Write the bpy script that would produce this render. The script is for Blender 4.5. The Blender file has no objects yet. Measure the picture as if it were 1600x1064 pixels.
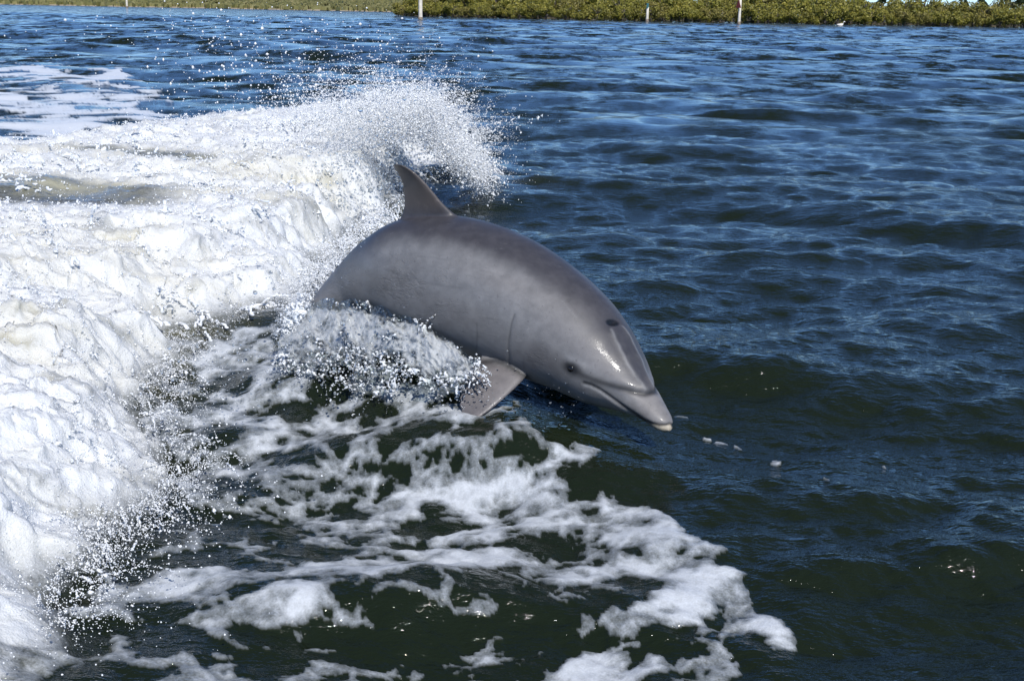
import bpy, math, random
import numpy as np
from mathutils import Vector, Matrix, kdtree
random.seed(7); RNG = np.random.default_rng(7)
S = bpy.context.scene
COL = S.collection

# ------------------------------------------------------------------ camera
F_PX, CX, CY = 1900.0, 800.0, 532.0          # focal length and centre in pixels of the 1600 wide photograph
H_CAM = 1.55                                  # eye height above the water
PITCH, ROLL = math.radians(15.3), math.radians(1.0)
_F = np.array([0, math.cos(PITCH), -math.sin(PITCH)])
_R0 = np.array([1.0, 0, 0]); _U0 = np.array([0, math.sin(PITCH), math.cos(PITCH)])
_R = _R0 * math.cos(ROLL) + _U0 * math.sin(ROLL)
_U = _U0 * math.cos(ROLL) - _R0 * math.sin(ROLL)
C0 = np.array([0, 0, H_CAM])
cam_data = bpy.data.cameras.new('camera'); cam = bpy.data.objects.new('camera', cam_data); COL.objects.link(cam)
cam_data.sensor_width = 36.0; cam_data.lens = 36.0 * F_PX / 1600.0
cam_data.clip_start = 0.05; cam_data.clip_end = 5000.0
M = Matrix.Identity(4)
for i in range(3):
    M[i][0], M[i][1], M[i][2], M[i][3] = _R[i], _U[i], -_F[i], C0[i]
cam.matrix_world = M
S.camera = cam

# ------------------------------------------------------------------ light
SUN_EL, SUN_AZ = math.radians(44.0), math.radians(160.0)   # azimuth clockwise from +Y: behind the camera
sun_dir = Vector((math.cos(SUN_EL) * math.sin(SUN_AZ), math.cos(SUN_EL) * math.cos(SUN_AZ), math.sin(SUN_EL)))
sd = bpy.data.lights.new('sun', 'SUN'); sd.energy = 4.5; sd.angle = math.radians(0.53); sd.color = (1.0, 0.965, 0.91)
sun = bpy.data.objects.new('sun', sd); COL.objects.link(sun)
sun.rotation_euler = sun_dir.to_track_quat('Z', 'Y').to_euler()
world = bpy.data.worlds.new('World'); S.world = world; world.use_nodes = True
wt = world.node_tree; wt.nodes.clear()
sky = wt.nodes.new('ShaderNodeTexSky'); sky.sky_type = 'NISHITA'; sky.sun_disc = False
sky.sun_elevation = SUN_EL; sky.sun_rotation = SUN_AZ
sky.air_density = 1.0; sky.dust_density = 0.0; sky.ozone_density = 9.5; sky.altitude = 3500
bg = wt.nodes.new('ShaderNodeBackground'); bg.inputs['Strength'].default_value = 0.148
wo = wt.nodes.new('ShaderNodeOutputWorld')
wt.links.new(sky.outputs[0], bg.inputs[0]); wt.links.new(bg.outputs[0], wo.inputs[0])
S.view_settings.view_transform = 'Standard'; S.view_settings.look = 'None'
S.view_settings.exposure = 0.0; S.view_settings.gamma = 1.0; S.view_settings.use_curve_mapping = False
S.render.engine = 'CYCLES'
S.cycles.max_bounces = 8; S.cycles.transmission_bounces = 6; S.cycles.transparent_max_bounces = 8
S.cycles.caustics_reflective = False; S.cycles.caustics_refractive = False
S.cycles.sample_clamp_indirect = 4.0

# ------------------------------------------------------------------ helpers
def ray(px, py):
    px = np.asarray(px, float); py = np.asarray(py, float)
    return _F + ((px - CX) / F_PX)[..., None] * _R - ((py - CY) / F_PX)[..., None] * _U

def at_z(px, py, z=0.0):
    """the point of height z that lies behind a pixel of the photograph"""
    d = ray(px, py); t = (np.asarray(z, float) - H_CAM) / d[..., 2]
    return C0 + d * t[..., None]

def at_d(px, py, dep):
    return C0 + ray(px, py) * np.asarray(dep, float)[..., None]

def project(P):
    q = np.asarray(P) - C0
    w = q @ _F
    w = np.where(np.abs(w) < 1e-3, 1e-3, w)
    return CX + F_PX * (q @ _R) / w, CY - F_PX * (q @ _U) / w, w

def sstep(a, b, x):
    t = np.clip((x - a) / (b - a), 0, 1); return t * t * (3 - 2 * t)

def _hash(ix, iy, seed):
    h = (ix.astype(np.int64) * 374761393 + iy.astype(np.int64) * 668265263 + seed * 1274126177) & 0xFFFFFFFF
    h = ((h ^ (h >> 13)) * 1274126177) & 0xFFFFFFFF
    return (h ^ (h >> 16)) & 0xFFFFFFFF

def noise2(x, y, seed=0):
    """gradient noise, about -0.7 .. 0.7"""
    xi = np.floor(x); yi = np.floor(y); fx = x - xi; fy = y - yi
    u = fx ** 3 * (fx * (fx * 6 - 15) + 10); v = fy ** 3 * (fy * (fy * 6 - 15) + 10)
    def g(dx, dy):
        a = _hash(xi + dx, yi + dy, seed) * (2 * np.pi / 4294967296.0)
        return np.cos(a) * (fx - dx) + np.sin(a) * (fy - dy)
    a = g(0, 0); b = g(1, 0); c = g(0, 1); d = g(1, 1)
    return (a + u * (b - a)) + v * ((c + u * (d - c)) - (a + u * (b - a)))

def fbm2(x, y, seed=0, octs=4, gain=0.5):
    s = 0; a = 1
    for o in range(octs):
        s = s + a * noise2(x, y, seed + o * 17); x = x * 2.03 + 3.1; y = y * 2.03 - 1.7; a *= gain
    return s

def billow2(x, y, seed=0, octs=3, gain=0.5):
    s = 0; a = 1
    for o in range(octs):
        s = s + a * np.abs(noise2(x, y, seed + o * 13)); x = x * 2.1 + 1.3; y = y * 2.1 + 4.2; a *= gain
    return s

def worley2(x, y, seed=0):
    """distance to the nearest and the second nearest of a jittered set of points"""
    xi = np.floor(x); yi = np.floor(y); a = np.full(x.shape, 9.0); b = np.full(x.shape, 9.0)
    for dx in (-1, 0, 1):
        for dy in (-1, 0, 1):
            h = _hash(xi + dx, yi + dy, seed)
            d = np.hypot(xi + dx + (h & 1023) / 1023.0 - x, yi + dy + ((h >> 12) & 1023) / 1023.0 - y)
            b = np.minimum(b, np.maximum(a, d)); a = np.minimum(a, d)
    return a, b

def polyline_dist(px, py, pts):
    best = np.full(px.shape, 1e9)
    for (x0, y0), (x1, y1) in zip(pts[:-1], pts[1:]):
        dx, dy = x1 - x0, y1 - y0; L = dx * dx + dy * dy + 1e-9
        t = np.clip(((px - x0) * dx + (py - y0) * dy) / L, 0, 1)
        best = np.minimum(best, np.hypot(px - x0 - t * dx, py - y0 - t * dy))
    return best

def inside_poly(px, py, pts):
    r = np.zeros(px.shape, bool); n = len(pts)
    for i in range(n):
        x0, y0 = pts[i]; x1, y1 = pts[(i + 1) % n]
        if y0 == y1: continue
        c = ((y0 > py) != (y1 > py)) & (px < (x1 - x0) * (py - y0) / (y1 - y0) + x0)
        r ^= c
    return r

def signed_poly(px, py, pts):
    d = polyline_dist(px, py, list(pts) + [pts[0]])
    return np.where(inside_poly(px, py, pts), d, -d)

def np_mesh(name, co, quads=None, tris=None, smooth=True):
    me = bpy.data.meshes.new(name)
    nq = 0 if quads is None else len(quads); nt = 0 if tris is None else len(tris)
    me.vertices.add(len(co)); me.vertices.foreach_set('co', np.asarray(co, np.float32).ravel())
    li = []
    if nq: li.append(np.asarray(quads, np.int32).ravel())
    if nt: li.append(np.asarray(tris, np.int32).ravel())
    li = np.concatenate(li)
    me.loops.add(len(li)); me.loops.foreach_set('vertex_index', li)
    tot = np.concatenate([np.full(nq, 4, np.int32), np.full(nt, 3, np.int32)])
    st = np.concatenate([[0], np.cumsum(tot)[:-1]]).astype(np.int32)
    me.polygons.add(nq + nt); me.polygons.foreach_set('loop_start', st)
    me.polygons.foreach_set('use_smooth', np.full(nq + nt, smooth))
    me.update(calc_edges=True)
    return me

def vattr(me, name, val):
    val = np.asarray(val, np.float32)
    if val.ndim == 1:
        a = me.attributes.new(name, 'FLOAT', 'POINT'); a.data.foreach_set('value', val)
    else:
        a = me.attributes.new(name, 'FLOAT_COLOR', 'POINT')
        a.data.foreach_set('color', np.concatenate([val, np.ones((len(val), 1), np.float32)], 1).ravel())

def link(name, me, mat=None, parent=None, kind=None, label=None, cat=None, group=None):
    o = bpy.data.objects.new(name, me); COL.objects.link(o)
    if mat is not None and me is not None and not me.materials: me.materials.append(mat)
    if parent is not None: o.parent = parent
    for k, v in (('kind', kind), ('label', label), ('category', cat), ('group', group)):
        if v: o[k] = v
    return o

class NT:
    """tiny node-tree writer"""
    def __init__(s, name):
        s.m = bpy.data.materials.new(name); s.m.use_nodes = True; s.t = s.m.node_tree; s.t.nodes.clear()
        s.out = s.n('ShaderNodeOutputMaterial')
    def n(s, typ, **kw):
        nd = s.t.nodes.new(typ)
        for k, v in kw.items(): setattr(nd, k, v)
        return nd
    def put(s, sock, v):
        if isinstance(v, bpy.types.NodeSocket): s.t.links.new(v, sock)
        else: sock.default_value = v
    def math(s, op, a, b=0.0, clamp=False):
        nd = s.n('ShaderNodeMath', operation=op, use_clamp=clamp); s.put(nd.inputs[0], a); s.put(nd.inputs[1], b); return nd.outputs[0]
    def attr(s, name):
        return s.n('ShaderNodeAttribute', attribute_name=name)
    def coord(s, which='Object', scale=(1, 1, 1), rot=(0, 0, 0)):
        tc = s.n('ShaderNodeTexCoord'); mp = s.n('ShaderNodeMapping')
        s.put(mp.inputs['Vector'], tc.outputs[which]); mp.inputs['Scale'].default_value = scale; mp.inputs['Rotation'].default_value = rot
        return mp.outputs[0]
    def noise(s, vec, scale, detail=3.0, rough=0.5, dist=0.0):
        nd = s.n('ShaderNodeTexNoise'); s.put(nd.inputs['Vector'], vec)
        nd.inputs['Scale'].default_value = scale; nd.inputs['Detail'].default_value = detail
        nd.inputs['Roughness'].default_value = rough; nd.inputs['Distortion'].default_value = dist
        return nd.outputs['Fac']
    def voro(s, vec, scale, feature='F1'):
        nd = s.n('ShaderNodeTexVoronoi', feature=feature); s.put(nd.inputs['Vector'], vec); nd.inputs['Scale'].default_value = scale
        return nd.outputs['Distance']
    def mapr(s, v, a, b, c=0.0, d=1.0, smooth=True):
        nd = s.n('ShaderNodeMapRange'); nd.interpolation_type = 'SMOOTHSTEP' if smooth else 'LINEAR'
        for i, q in enumerate((v, a, b, c, d)): s.put(nd.inputs[i], q)
        return nd.outputs[0]
    def mixc(s, f, a, b, typ='MIX'):
        nd = s.n('ShaderNodeMix', data_type='RGBA', blend_type=typ); s.put(nd.inputs[0], f)
        for q, k in ((a, 6), (b, 7)): s.put(nd.inputs[k], q if isinstance(q, bpy.types.NodeSocket) else (*q, 1.0)[:4])
        return nd.outputs[2]
    def bump(s, h, strength=1.0, dist=0.01, normal=None):
        nd = s.n('ShaderNodeBump'); s.put(nd.inputs['Height'], h); s.put(nd.inputs['Strength'], strength); s.put(nd.inputs['Distance'], dist)
        if normal is not None: s.put(nd.inputs['Normal'], normal)
        return nd.outputs[0]
    def bsdf(s, **kw):
        nd = s.n('ShaderNodeBsdfPrincipled')
        for k, v in kw.items():
            sock = nd.inputs[k.replace('_', ' ')]
            if isinstance(v, tuple) and len(v) == 3 and sock.type == 'RGBA': v = (*v, 1.0)
            s.put(sock, v)
        return nd.outputs[0]
    def mixs(s, f, a, b):
        nd = s.n('ShaderNodeMixShader'); s.put(nd.inputs[0], f); s.put(nd.inputs[1], a); s.put(nd.inputs[2], b); return nd.outputs[0]
    def done(s, sh):
        s.t.links.new(sh, s.out.inputs['Surface']); return s.m
# ------------------------------------------------------------------ open water: spectrum of wind waves
def wave_band(N, L, lmin, lmax, slope, mean_deg, spread, seed, keep_dir=True):
    """one band of a wind sea as a tile: height and two sideways shifts"""
    rg = np.random.default_rng(seed)
    k1 = np.fft.fftfreq(N, L / N) * 2 * np.pi
    kx, ky = np.meshgrid(k1, k1); k = np.hypot(kx, ky); k[0, 0] = 1e9
    lam = 2 * np.pi / k
    ang = np.arctan2(ky, kx) - math.radians(mean_deg)
    P = k ** -4.0 * (np.abs(np.cos(ang)) ** spread * 0.93 + 0.07)
    P *= sstep(lmin * .8, lmin * 1.15, lam) * (1 - sstep(lmax * .85, lmax * 1.2, lam))
    Hk = np.sqrt(P) * (rg.normal(size=(N, N)) + 1j * rg.normal(size=(N, N)))
    sx = np.fft.ifft2(1j * kx * Hk).real; sy = np.fft.ifft2(1j * ky * Hk).real
    g = slope / math.sqrt((sx ** 2).mean() + (sy ** 2).mean())
    h = np.fft.ifft2(Hk).real * g
    dx = np.fft.ifft2(1j * kx / k * Hk).real * g; dy = np.fft.ifft2(1j * ky / k * Hk).real * g
    return np.stack([dx, dy, h], -1).astype(np.float32), L, N, lmin

def sample_band(band, x, y, rot=0.0):
    T, L, N, _ = band
    c, s = math.cos(rot), math.sin(rot)
    u = ((c * x + s * y) / L * N) % N; v = ((-s * x + c * y) / L * N) % N
    i = np.floor(u).astype(np.int32); j = np.floor(v).astype(np.int32); fu = (u - i)[:, None]; fv = (v - j)[:, None]
    i %= N; j %= N; i1 = (i + 1) % N; j1 = (j + 1) % N
    r = (T[j, i] * (1 - fu) + T[j, i1] * fu) * (1 - fv) + (T[j1, i] * (1 - fu) + T[j1, i1] * fu) * fv
    dx = c * r[:, 0] - s * r[:, 1]; dy = s * r[:, 0] + c * r[:, 1]
    return dx, dy, r[:, 2]

BANDS = [(wave_band(512, 61.0, 1.6, 6.0, 0.060, 80, 5, 11), 0.10),
         (wave_band(512, 101.0, 4.2, 9.0, 0.095, 85, 3, 10), 0.05),
         (wave_band(512, 23.0, 0.5, 1.6, 0.100, 95, 2.2, 12), -0.15),
         (wave_band(512, 9.1, 0.16, 0.5, 0.145, 85, 2, 13), 0.35),
         (wave_band(512, 3.3, 0.05, 0.16, 0.155, 90, 2.2, 14), -0.5)]

def sea(x, y, r, spacing):
    X = np.zeros_like(x); Y = np.zeros_like(x); Z = np.zeros_like(x)
    for band, rot in BANDS:
        w = 1 - sstep(band[3] / 4, band[3] / 1.6, spacing)
        if band[3] > 4: w = w * sstep(28, 90, r)
        elif band[3] > 1: w = w * (1 + .9 * sstep(15, 60, r))
        idx = np.nonzero(w > 1e-3)[0]
        dx, dy, h = sample_band(band, x[idx], y[idx], rot)
        X[idx] -= dx * w[idx] * 0.8; Y[idx] -= dy * w[idx] * 0.8; Z[idx] += h * w[idx]
    return X, Y, Z

# ------------------------------------------------------------------ the wake: a broad heap of white water, given by points (px, py, z)
TOE = [(770, 285, .03), (735, 262, .10), (700, 272, .05), (655, 268, .08), (628, 292, .05), (606, 335, .04), (560, 350, .04), (538, 392, .05), (500, 428, .06),
       (470, 478, .08), (405, 492, .05), (352, 512, .03), (292, 522, .02), (262, 560, .02), (228, 602, .01), (248, 680, .0), (268, 762, .0),
       (215, 806, .0), (128, 838, .0), (108, 905, .0), (88, 985, .0), (55, 1075, .0), (20, 1180, .0)]
BACK = [(-420, 1180, .05), (-520, 640, .1), (-420, 262, .1), (-200, 240, .12), (0, 250, .12), (110, 225, .12), (180, 205, .12), (320, 180, .1), (450, 170, .1), (560, 165, .1),
        (660, 178, .08), (720, 215, .05), (770, 262, .03)]
CREST = [(-420, 340, .40), (-200, 320, .42), (0, 292, .44), (60, 284, .45), (120, 256, .44), (180, 232, .45), (250, 215, .46), (320, 206, .46), (390, 207, .46), (450, 206, .46),
         (510, 196, .50), (560, 182, .60), (610, 172, .68), (650, 174, .70), (685, 192, .58), (715, 222, .40), (745, 246, .24)]
MID = [(-300, 560, .36), (-100, 420, .40), (30, 330, .36), (120, 310, .37), (60, 400, .36), (200, 300, .40), (300, 260, .42), (400, 250, .44), (480, 240, .45), (560, 240, .45), (620, 235, .42), (670, 235, .34),
       (580, 300, .26), (520, 300, .36), (450, 310, .38), (350, 330, .38), (250, 360, .36), (150, 400, .34), (480, 380, .24), (420, 420, .22), (330, 440, .24), (230, 460, .28),
       (120, 480, .34), (20, 480, .34), (-120, 560, .34), (200, 540, .20), (110, 580, .26), (20, 620, .30), (-100, 720, .26), (160, 680, .12), (80, 720, .20), (0, 780, .22),
       (180, 770, .06), (80, 830, .10), (10, 900, .15), (-100, 960, .18), (30, 1000, .06)]
def ctrl(L):
    a = np.array(L, float); return at_z(a[:, 0], a[:, 1], a[:, 2])
toe_w, back_w, crest_w, mid_w = ctrl(TOE), ctrl(BACK), ctrl(CREST), ctrl(MID)
W_POLY = [(p[0], p[1]) for p in toe_w] + [(p[0], p[1]) for p in back_w]
W_CTRL = np.concatenate([crest_w, mid_w, toe_w, back_w])

def heap_height(x, y):
    num = np.zeros_like(x); den = np.zeros_like(x)
    for p in W_CTRL:
        d2 = (x - p[0]) ** 2 + (y - p[1]) ** 2
        w = 1.0 / (d2 + 0.02) ** 2
        num += w * p[2]; den += w
    return num / den

# bumps of the open surface: (px, py, half length along x in m, half width along y, height, turn)
SWELLS = [(1160, 575, .60, .18, .042, -6), (1450, 840, .50, .10, .045, 8), (640, 895, .55, .11, .055, 6), (1080, 930, .30, .14, .060, -20), (900, 560, .9, .35, .06, 0), (590, 545, .55, .30, .20, -22), (480, 520, .35, .35, .08, 0),
          (1180, 165, 1.5, .35, .14, -5), (300, 105, 1.2, .4, .09, 5), (1230, 400, 0.8, .16, .05, 4), (1480, 350, .8, .2, .05, -6), (640, 345, .5, .3, .16, 0),
          (60, 190, 1.0, .25, .07, 0), (130, 130, .9, .3, .06, 4), (30, 225, .8, .25, .07, 3), (735, 645, .50, .24, .15, -10), (690, 262, .5, .25, .12, 0)]

def swells(x, y):
    z = np.zeros_like(x)
    for px, py, lx, ly, h, tu in SWELLS:
        c = at_z(px, py, h); a = math.radians(tu)
        u = (x - c[0]) * math.cos(a) + (y - c[1]) * math.sin(a); v = -(x - c[0]) * math.sin(a) + (y - c[1]) * math.cos(a)
        v = v + 0.25 * ly * noise2(u * 1.6 / lx + px, v * 0 + py * .37, 5)
        w = np.where(v < 0, ly * .75, ly * 1.5)                       # steeper on the side that faces the boat
        z += h * np.exp(-(u / lx) ** 2 - (v / w) ** 2)
    return z

# strokes of floating foam: (points in px, half width px, strength)
STROKES = [
 ([(470, 604), (560, 596), (640, 628), (720, 632)], 14, .7), ([(560, 690), (640, 676), (720, 690), (760, 670)], 16, .75), ([(780, 640), (830, 655)], 7, .8), ([(800, 612), (845, 626)], 5, .6),
 ([(150, 930), (230, 912), (300, 905), (430, 884), (560, 862), (660, 832), (760, 802), (860, 790), (960, 795), (1040, 800)], 26, .95),
 ([(330, 960), (440, 935), (560, 905), (650, 872), (720, 850), (800, 848), (860, 868), (930, 868), (1010, 850)], 26, 1.0),
 ([(900, 1000), (960, 985), (1010, 955), (1070, 915), (1130, 890), (1190, 935)], 40, 1.1),
 ([(1000, 850), (1060, 870), (1110, 885), (1170, 925), (1205, 958)], 36, 1.0),
 ([(960, 800), (1030, 830), (1080, 860)], 30, .9),
 ([(900, 740), (930, 748)], 30, .85), ([(855, 728), (905, 742)], 14, .7),
 ([(600, 745), (700, 752), (800, 745), (870, 765)], 32, .92),
 ([(310, 570), (400, 550), (470, 590), (380, 610)], 30, .85),
 ([(280, 735), (380, 700), (470, 664), (560, 648), (680, 660), (800, 690)], 28, .86),
 ([(430, 620), (520, 612), (600, 640), (690, 630)], 22, .75), ([(240, 640), (330, 630), (420, 660)], 26, .8),
 ([(490, 772), (600, 760), (560, 790), (470, 800)], 22, .8), ([(440, 820), (520, 828), (600, 812)], 14, .65),
 ([(820, 690), (830, 640), (800, 620)], 12, .6), ([(800, 660), (850, 700)], 14, .7),
 ([(850, 987), (760, 975), (680, 968), (600, 972)], 9, .8), ([(470, 985), (540, 975), (590, 990)], 10, .75),
 ([(1010, 985), (960, 1040), (930, 1075)], 40, .95), ([(780, 1040), (860, 1046), (960, 1056)], 22, .8), ([(430, 1000), (520, 1020), (640, 1010)], 10, .7),
 ([(180, 560), (300, 540)], 20, .7), ([(300, 800), (240, 840)], 14, .6), ([(140, 960), (220, 935)], 16, .75), ([(1108, 671), (1116, 674)], 3, .7), ([(1122, 684), (1134, 687)], 2.5, .7), ([(1152, 691), (1160, 693)], 3, .75), ([(1176, 696), (1186, 698)], 3.5, .8), ([(1210, 714), (1222, 717)], 4.5, .85),
 ([(1278, 721), (1285, 723)], 2.5, .7), ([(1046, 641), (1064, 642)], 2.5, .65), ([(1330, 762), (1340, 765)], 2.5, .7), ([(1380, 720), (1386, 722)], 2, .7), ([(1255, 740), (1262, 742)], 2, .6),
 ([(-300, 108), (-20, 112), (60, 112), (130, 124), (190, 118)], 7, .95), ([(-300, 130), (40, 130), (120, 128), (170, 132)], 8, .75), ([(-300, 160), (-20, 152), (60, 160), (110, 154), (160, 158)], 11, .95),
 ([(-300, 190), (0, 196), (60, 200), (130, 196), (230, 202)], 12, .95), ([(-300, 226), (0, 230), (60, 226), (150, 218), (230, 216)], 10, .9), ([(160, 168), (230, 180), (280, 186)], 8, .7), ([(-200, 250), (0, 262), (90, 246), (140, 240)], 9, .75),
 ([(20, 176), (100, 178), (170, 184)], 7, .7), ([(-200, 120), (100, 145), (200, 150)], 7, .6), ([(700, 275), (730, 310), (760, 325)], 8, .35),
]
FOAM_AREA = [(540, 390), (500, 470), (700, 600), (830, 640), (870, 720), (950, 735), (960, 775), (1045, 795), (1110, 860), (1185, 895), (1222, 965), (1160, 1005), (1090, 1064), (1050, 1200), (-300, 1200), (-300, 500)]
FOAM_AREA_FAR = [(-600, 104), (60, 100), (190, 110), (250, 140), (270, 190), (320, 205), (180, 240), (130, 262), (-600, 300)]
DARK = [(560, 985, 120, 26), (800, 920, 110, 30), (400, 790, 100, 24), (330, 965, 130, 26), (380, 868, 50, 12), (860, 960, 60, 22), (650, 600, 110, 30), (370, 500, 60, 14), (300, 520, 40, 12), (930, 800, 0.1, 0.1), (240, 770, 50, 40), (1000, 925, 36, 26), (200, 880, 80, 20)]

def foam_cover(x, y):
    """how much foam floats on the flat water, 0..1, over world x, y"""
    P = np.stack([x, y, np.zeros_like(x)], 1)
    px, py, w = project(P)
    ok = (w > .5) & (px > -700) & (px < 1700) & (py > 80) & (py < 1400)
    out = np.zeros_like(x)
    i = np.nonzero(ok)[0]
    if not len(i): return out
    X, Y = x[i], y[i]; u, v = px[i], py[i]
    k = np.clip((v - 10) / 700.0, .08, 1.5)                            # image scale grows towards the viewer
    wx = fbm2(X * 2.2, Y * 2.2, 31, 3) * 60 * k; wy = fbm2(X * 2.2, Y * 2.2, 47, 3) * 17 * k
    u2, v2 = u + wx, v + wy
    dens = np.zeros_like(X)
    ar = signed_poly(u + wx * .8, v + wy * .8, FOAM_AREA); af = signed_poly(u + wx, v + wy, FOAM_AREA_FAR)
    dens = np.maximum(dens, .56 * sstep(-25, 25, ar)); dens = np.maximum(dens, .62 * sstep(-26, 18, af))
    for pts, wd, st in STROKES:
        d = polyline_dist(u2, v2 * 1.0, pts)
        dens = np.maximum(dens, st * (1 - sstep(wd * .35, wd * 1.55, d)))
    for cx_, cy_, a, b in DARK:
        dens -= .38 * np.exp(-((u2 - cx_) / a) ** 2 - ((v2 - cy_) / b) ** 2)
    # lace: walls of foam round cells of clear water; where there is more foam the walls close up
    def cells(fx_, fy_, warp, wf, sd):
        qx = X + warp * fbm2(X * wf, Y * wf, 71 + sd, 3); qy = Y + warp * fbm2(X * wf, Y * wf, 83 + sd, 3)
        p, q = worley2(qx * fx_, qy * fy_, 5 + sd); return np.clip((q - p) * 1.15, 0, 1)
    c1 = cells(3.6, 4.4, .11, 4.0, 0); c2 = cells(9.5, 11.0, .04, 10.0, 1); c3 = cells(24, 27, .016, 24.0, 2)
    g1 = cells(.62, 1.1, .6, .7, 3); g2 = cells(1.7, 2.6, .25, 2.0, 4)
    farp = v < 285
    c1 = np.where(farp, g1, c1); c2 = np.where(farp, g2, c2)
    nz = fbm2(X * np.where(farp, 1.6, 6), Y * np.where(farp, 3.0, 9), 95, 4) * np.where(farp, 1.7, 1.0)
    t = dens * 1.05 - .85 * c1 - .42 * c2 - .20 * c3 + .22 * nz - .145
    t = np.where(dens > .02, t, -1)
    f = sstep(.0, .12, t) * np.where(farp, .55 + .45 * sstep(.0, .4, t), .34 + .56 * sstep(.0, .72, t))
    out[i] = f * sstep(.06, .25, dens)
    return out

# ------------------------------------------------------------------ one sheet of water, rings round the boat out to the horizon
def build_water():
    th = list(np.arange(0, math.radians(27), .00125))
    st = .00125
    while th[-1] < math.pi - .06:
        st = min(st * 1.12, .12); th.append(th[-1] + st)
    th = np.array(th); th = np.concatenate([-th[:0:-1], th])
    rr = [0.35]
    while rr[-1] < 900:
        r = rr[-1]
        f = .08 if r < 2.4 else .0033 if r < 9 else .0045 if r < 16 else .007 if r < 60 else .011 if r < 150 else .02 if r < 400 else .1
        rr.append(r * (1 + f))
    rr = np.array(rr)
    nr, na = len(rr), len(th)
    Rg, Tg = np.meshgrid(rr, th, indexing='ij')
    x = (Rg * np.sin(Tg)).ravel(); y = (Rg * np.cos(Tg)).ravel(); r = Rg.ravel()
    fr = np.gradient(rr)
    dth = np.gradient(th)
    spacing = np.maximum(fr[:, None] * np.ones(na)[None], rr[:, None] * dth[None]).ravel()
    X, Y, Z = sea(x, y, r, spacing)
    n = len(x)
    foam = np.zeros(n); murk = np.zeros(n); heap = np.zeros(n)
    near = np.nonzero((r < 45) & (y > 0.3))[0]
    xs, ys = x[near], y[near]
    Zs = Z[near]; Xs = X[near]; Ys = Y[near]
    Zs = Zs + swells(xs, ys)
    # the white water
    wob = .16 * fbm2(xs * 2.6, ys * 2.6, 101, 4); wob2 = .16 * fbm2(xs * 2.6, ys * 2.6, 131, 4)
    sd_ = signed_poly(xs + wob, ys + wob2, W_POLY)
    hp = sstep(-.05, .16, sd_)
    hh = heap_height(xs, ys)
    e = sstep(-.02, .30, sd_)
    calm = np.zeros_like(xs)                                            # the smooth glassy shoulder of the wave
    for px, py, z, a, b in ((75, 295, .44, 1.0, .55), (235, 240, .45, .8, .30), (140, 310, .40, .55, .36)):
        c = at_z(px, py, z); calm = np.maximum(calm, np.exp(-((xs - c[0]) / a) ** 2 - ((ys - c[1]) / b) ** 2))
    rough = 1 - .85 * calm
    # churned relief, drawn out along the fall line of the wave
    fx = xs * .80 + ys * .60; fy = -xs * .60 + ys * .80
    q1 = fbm2(fx * 1.2, fy * 1.8, 197, 3); l1 = .38 + .55 * fbm2(fx * 1.7 + .8 * q1, fy * 2.6, 201, 3); l2 = .38 + .5 * fbm2(fx * 5.0 + 1.2 * l1, fy * 8.5 + q1, 221, 3); l3 = billow2(fx * 15 + 2 * l2, fy * 24 + l2, 241, 3)
    lump = (.15 * (l1 - .38) + .045 * (l2 - .38) + .026 * (l3 - .38) + .012 * fbm2(fx * 40, fy * 46, 251, 2)) * rough
    lump = lump + .05 * noise2(fx * .9, fy * .9, 261)
    Zs = Zs * (1 - .75 * hp) + hh * e + lump * sstep(-.02, .45, sd_) + (.018 + .05 * l2 * rough) * hp
    Xs = Xs * (1 - .7 * hp) + hp * rough * (.05 * noise2(fx * 6, fy * 6, 301) + .035 * noise2(fx * 19, fy * 19, 307))
    Ys = Ys * (1 - .7 * hp) + hp * rough * (.05 * noise2(fx * 6, fy * 6, 311) + .035 * noise2(fx * 19, fy * 19, 317))
    hf = hp * (1 - .80 * sstep(.35, .8, calm))
    # streaks of clear water and cream in the white
    st_ = fbm2(fx * 1.3 + q1, fy * 5.5 + 1.5 * q1, 401, 5, .6)
    hf = hf * (1 - .38 * sstep(.10, .65, st_))
    ff = foam_cover(xs, ys)
    foam[near] = np.maximum(ff * np.where(ys > 9, .95, .86), hf * 1.0)
    Zs = Zs + .012 * ff * (1 - hp)
    mk = np.zeros_like(xs)
    for px, py, z, a, b, s_ in ((85, 285, .44, 1.1, .35, 1.), (215, 240, .45, 1.1, .4, .9), (60, 380, .38, .8, .6, .6), (20, 500, .34, .5, .5, .45), (420, 262, .42, 1.3, .5, .6), (330, 300, .4, .8, .4, .6), (690, 268, .1, .6, .3, .3), (110, 430, .34, .6, .3, .6)):
        c = at_z(px, py, z); mk = np.maximum(mk, s_ * np.exp(-((xs - c[0]) / a) ** 2 - ((ys - c[1]) / b) ** 2))
    mk = np.clip(mk * (.75 + .9 * fbm2(fx * 1.6 + q1, fy * 5, 431, 5, .6)) + .32 * hp * sstep(-.15, .6, fbm2(fx * 1.8 + q1, fy * 7 + q1, 441, 5, .65)), 0, 1)
    murk[near] = np.maximum(mk, .18 * sstep(.1, .7, ff))
    heap[near] = hp
    X[near], Y[near], Z[near] = Xs, Ys, Zs
    co = np.stack([x + X, y + Y, Z], 1)
    idx = np.arange(nr * na).reshape(nr, na)
    q = np.stack([idx[:-1, :-1], idx[:-1, 1:], idx[1:, 1:], idx[1:, :-1]], -1).reshape(-1, 4)[:, ::-1]
    qc = np.stack([idx[:-1, -1], idx[:-1, 0], idx[1:, 0], idx[1:, -1]], -1)[:, ::-1]
    q = np.concatenate([q, qc])
    far = sstep(3, 30, r)
    return co, q, foam, murk, heap, far

co_w, q_w, foam_w, murk_w, heap_w, far_w = build_water()

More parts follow.
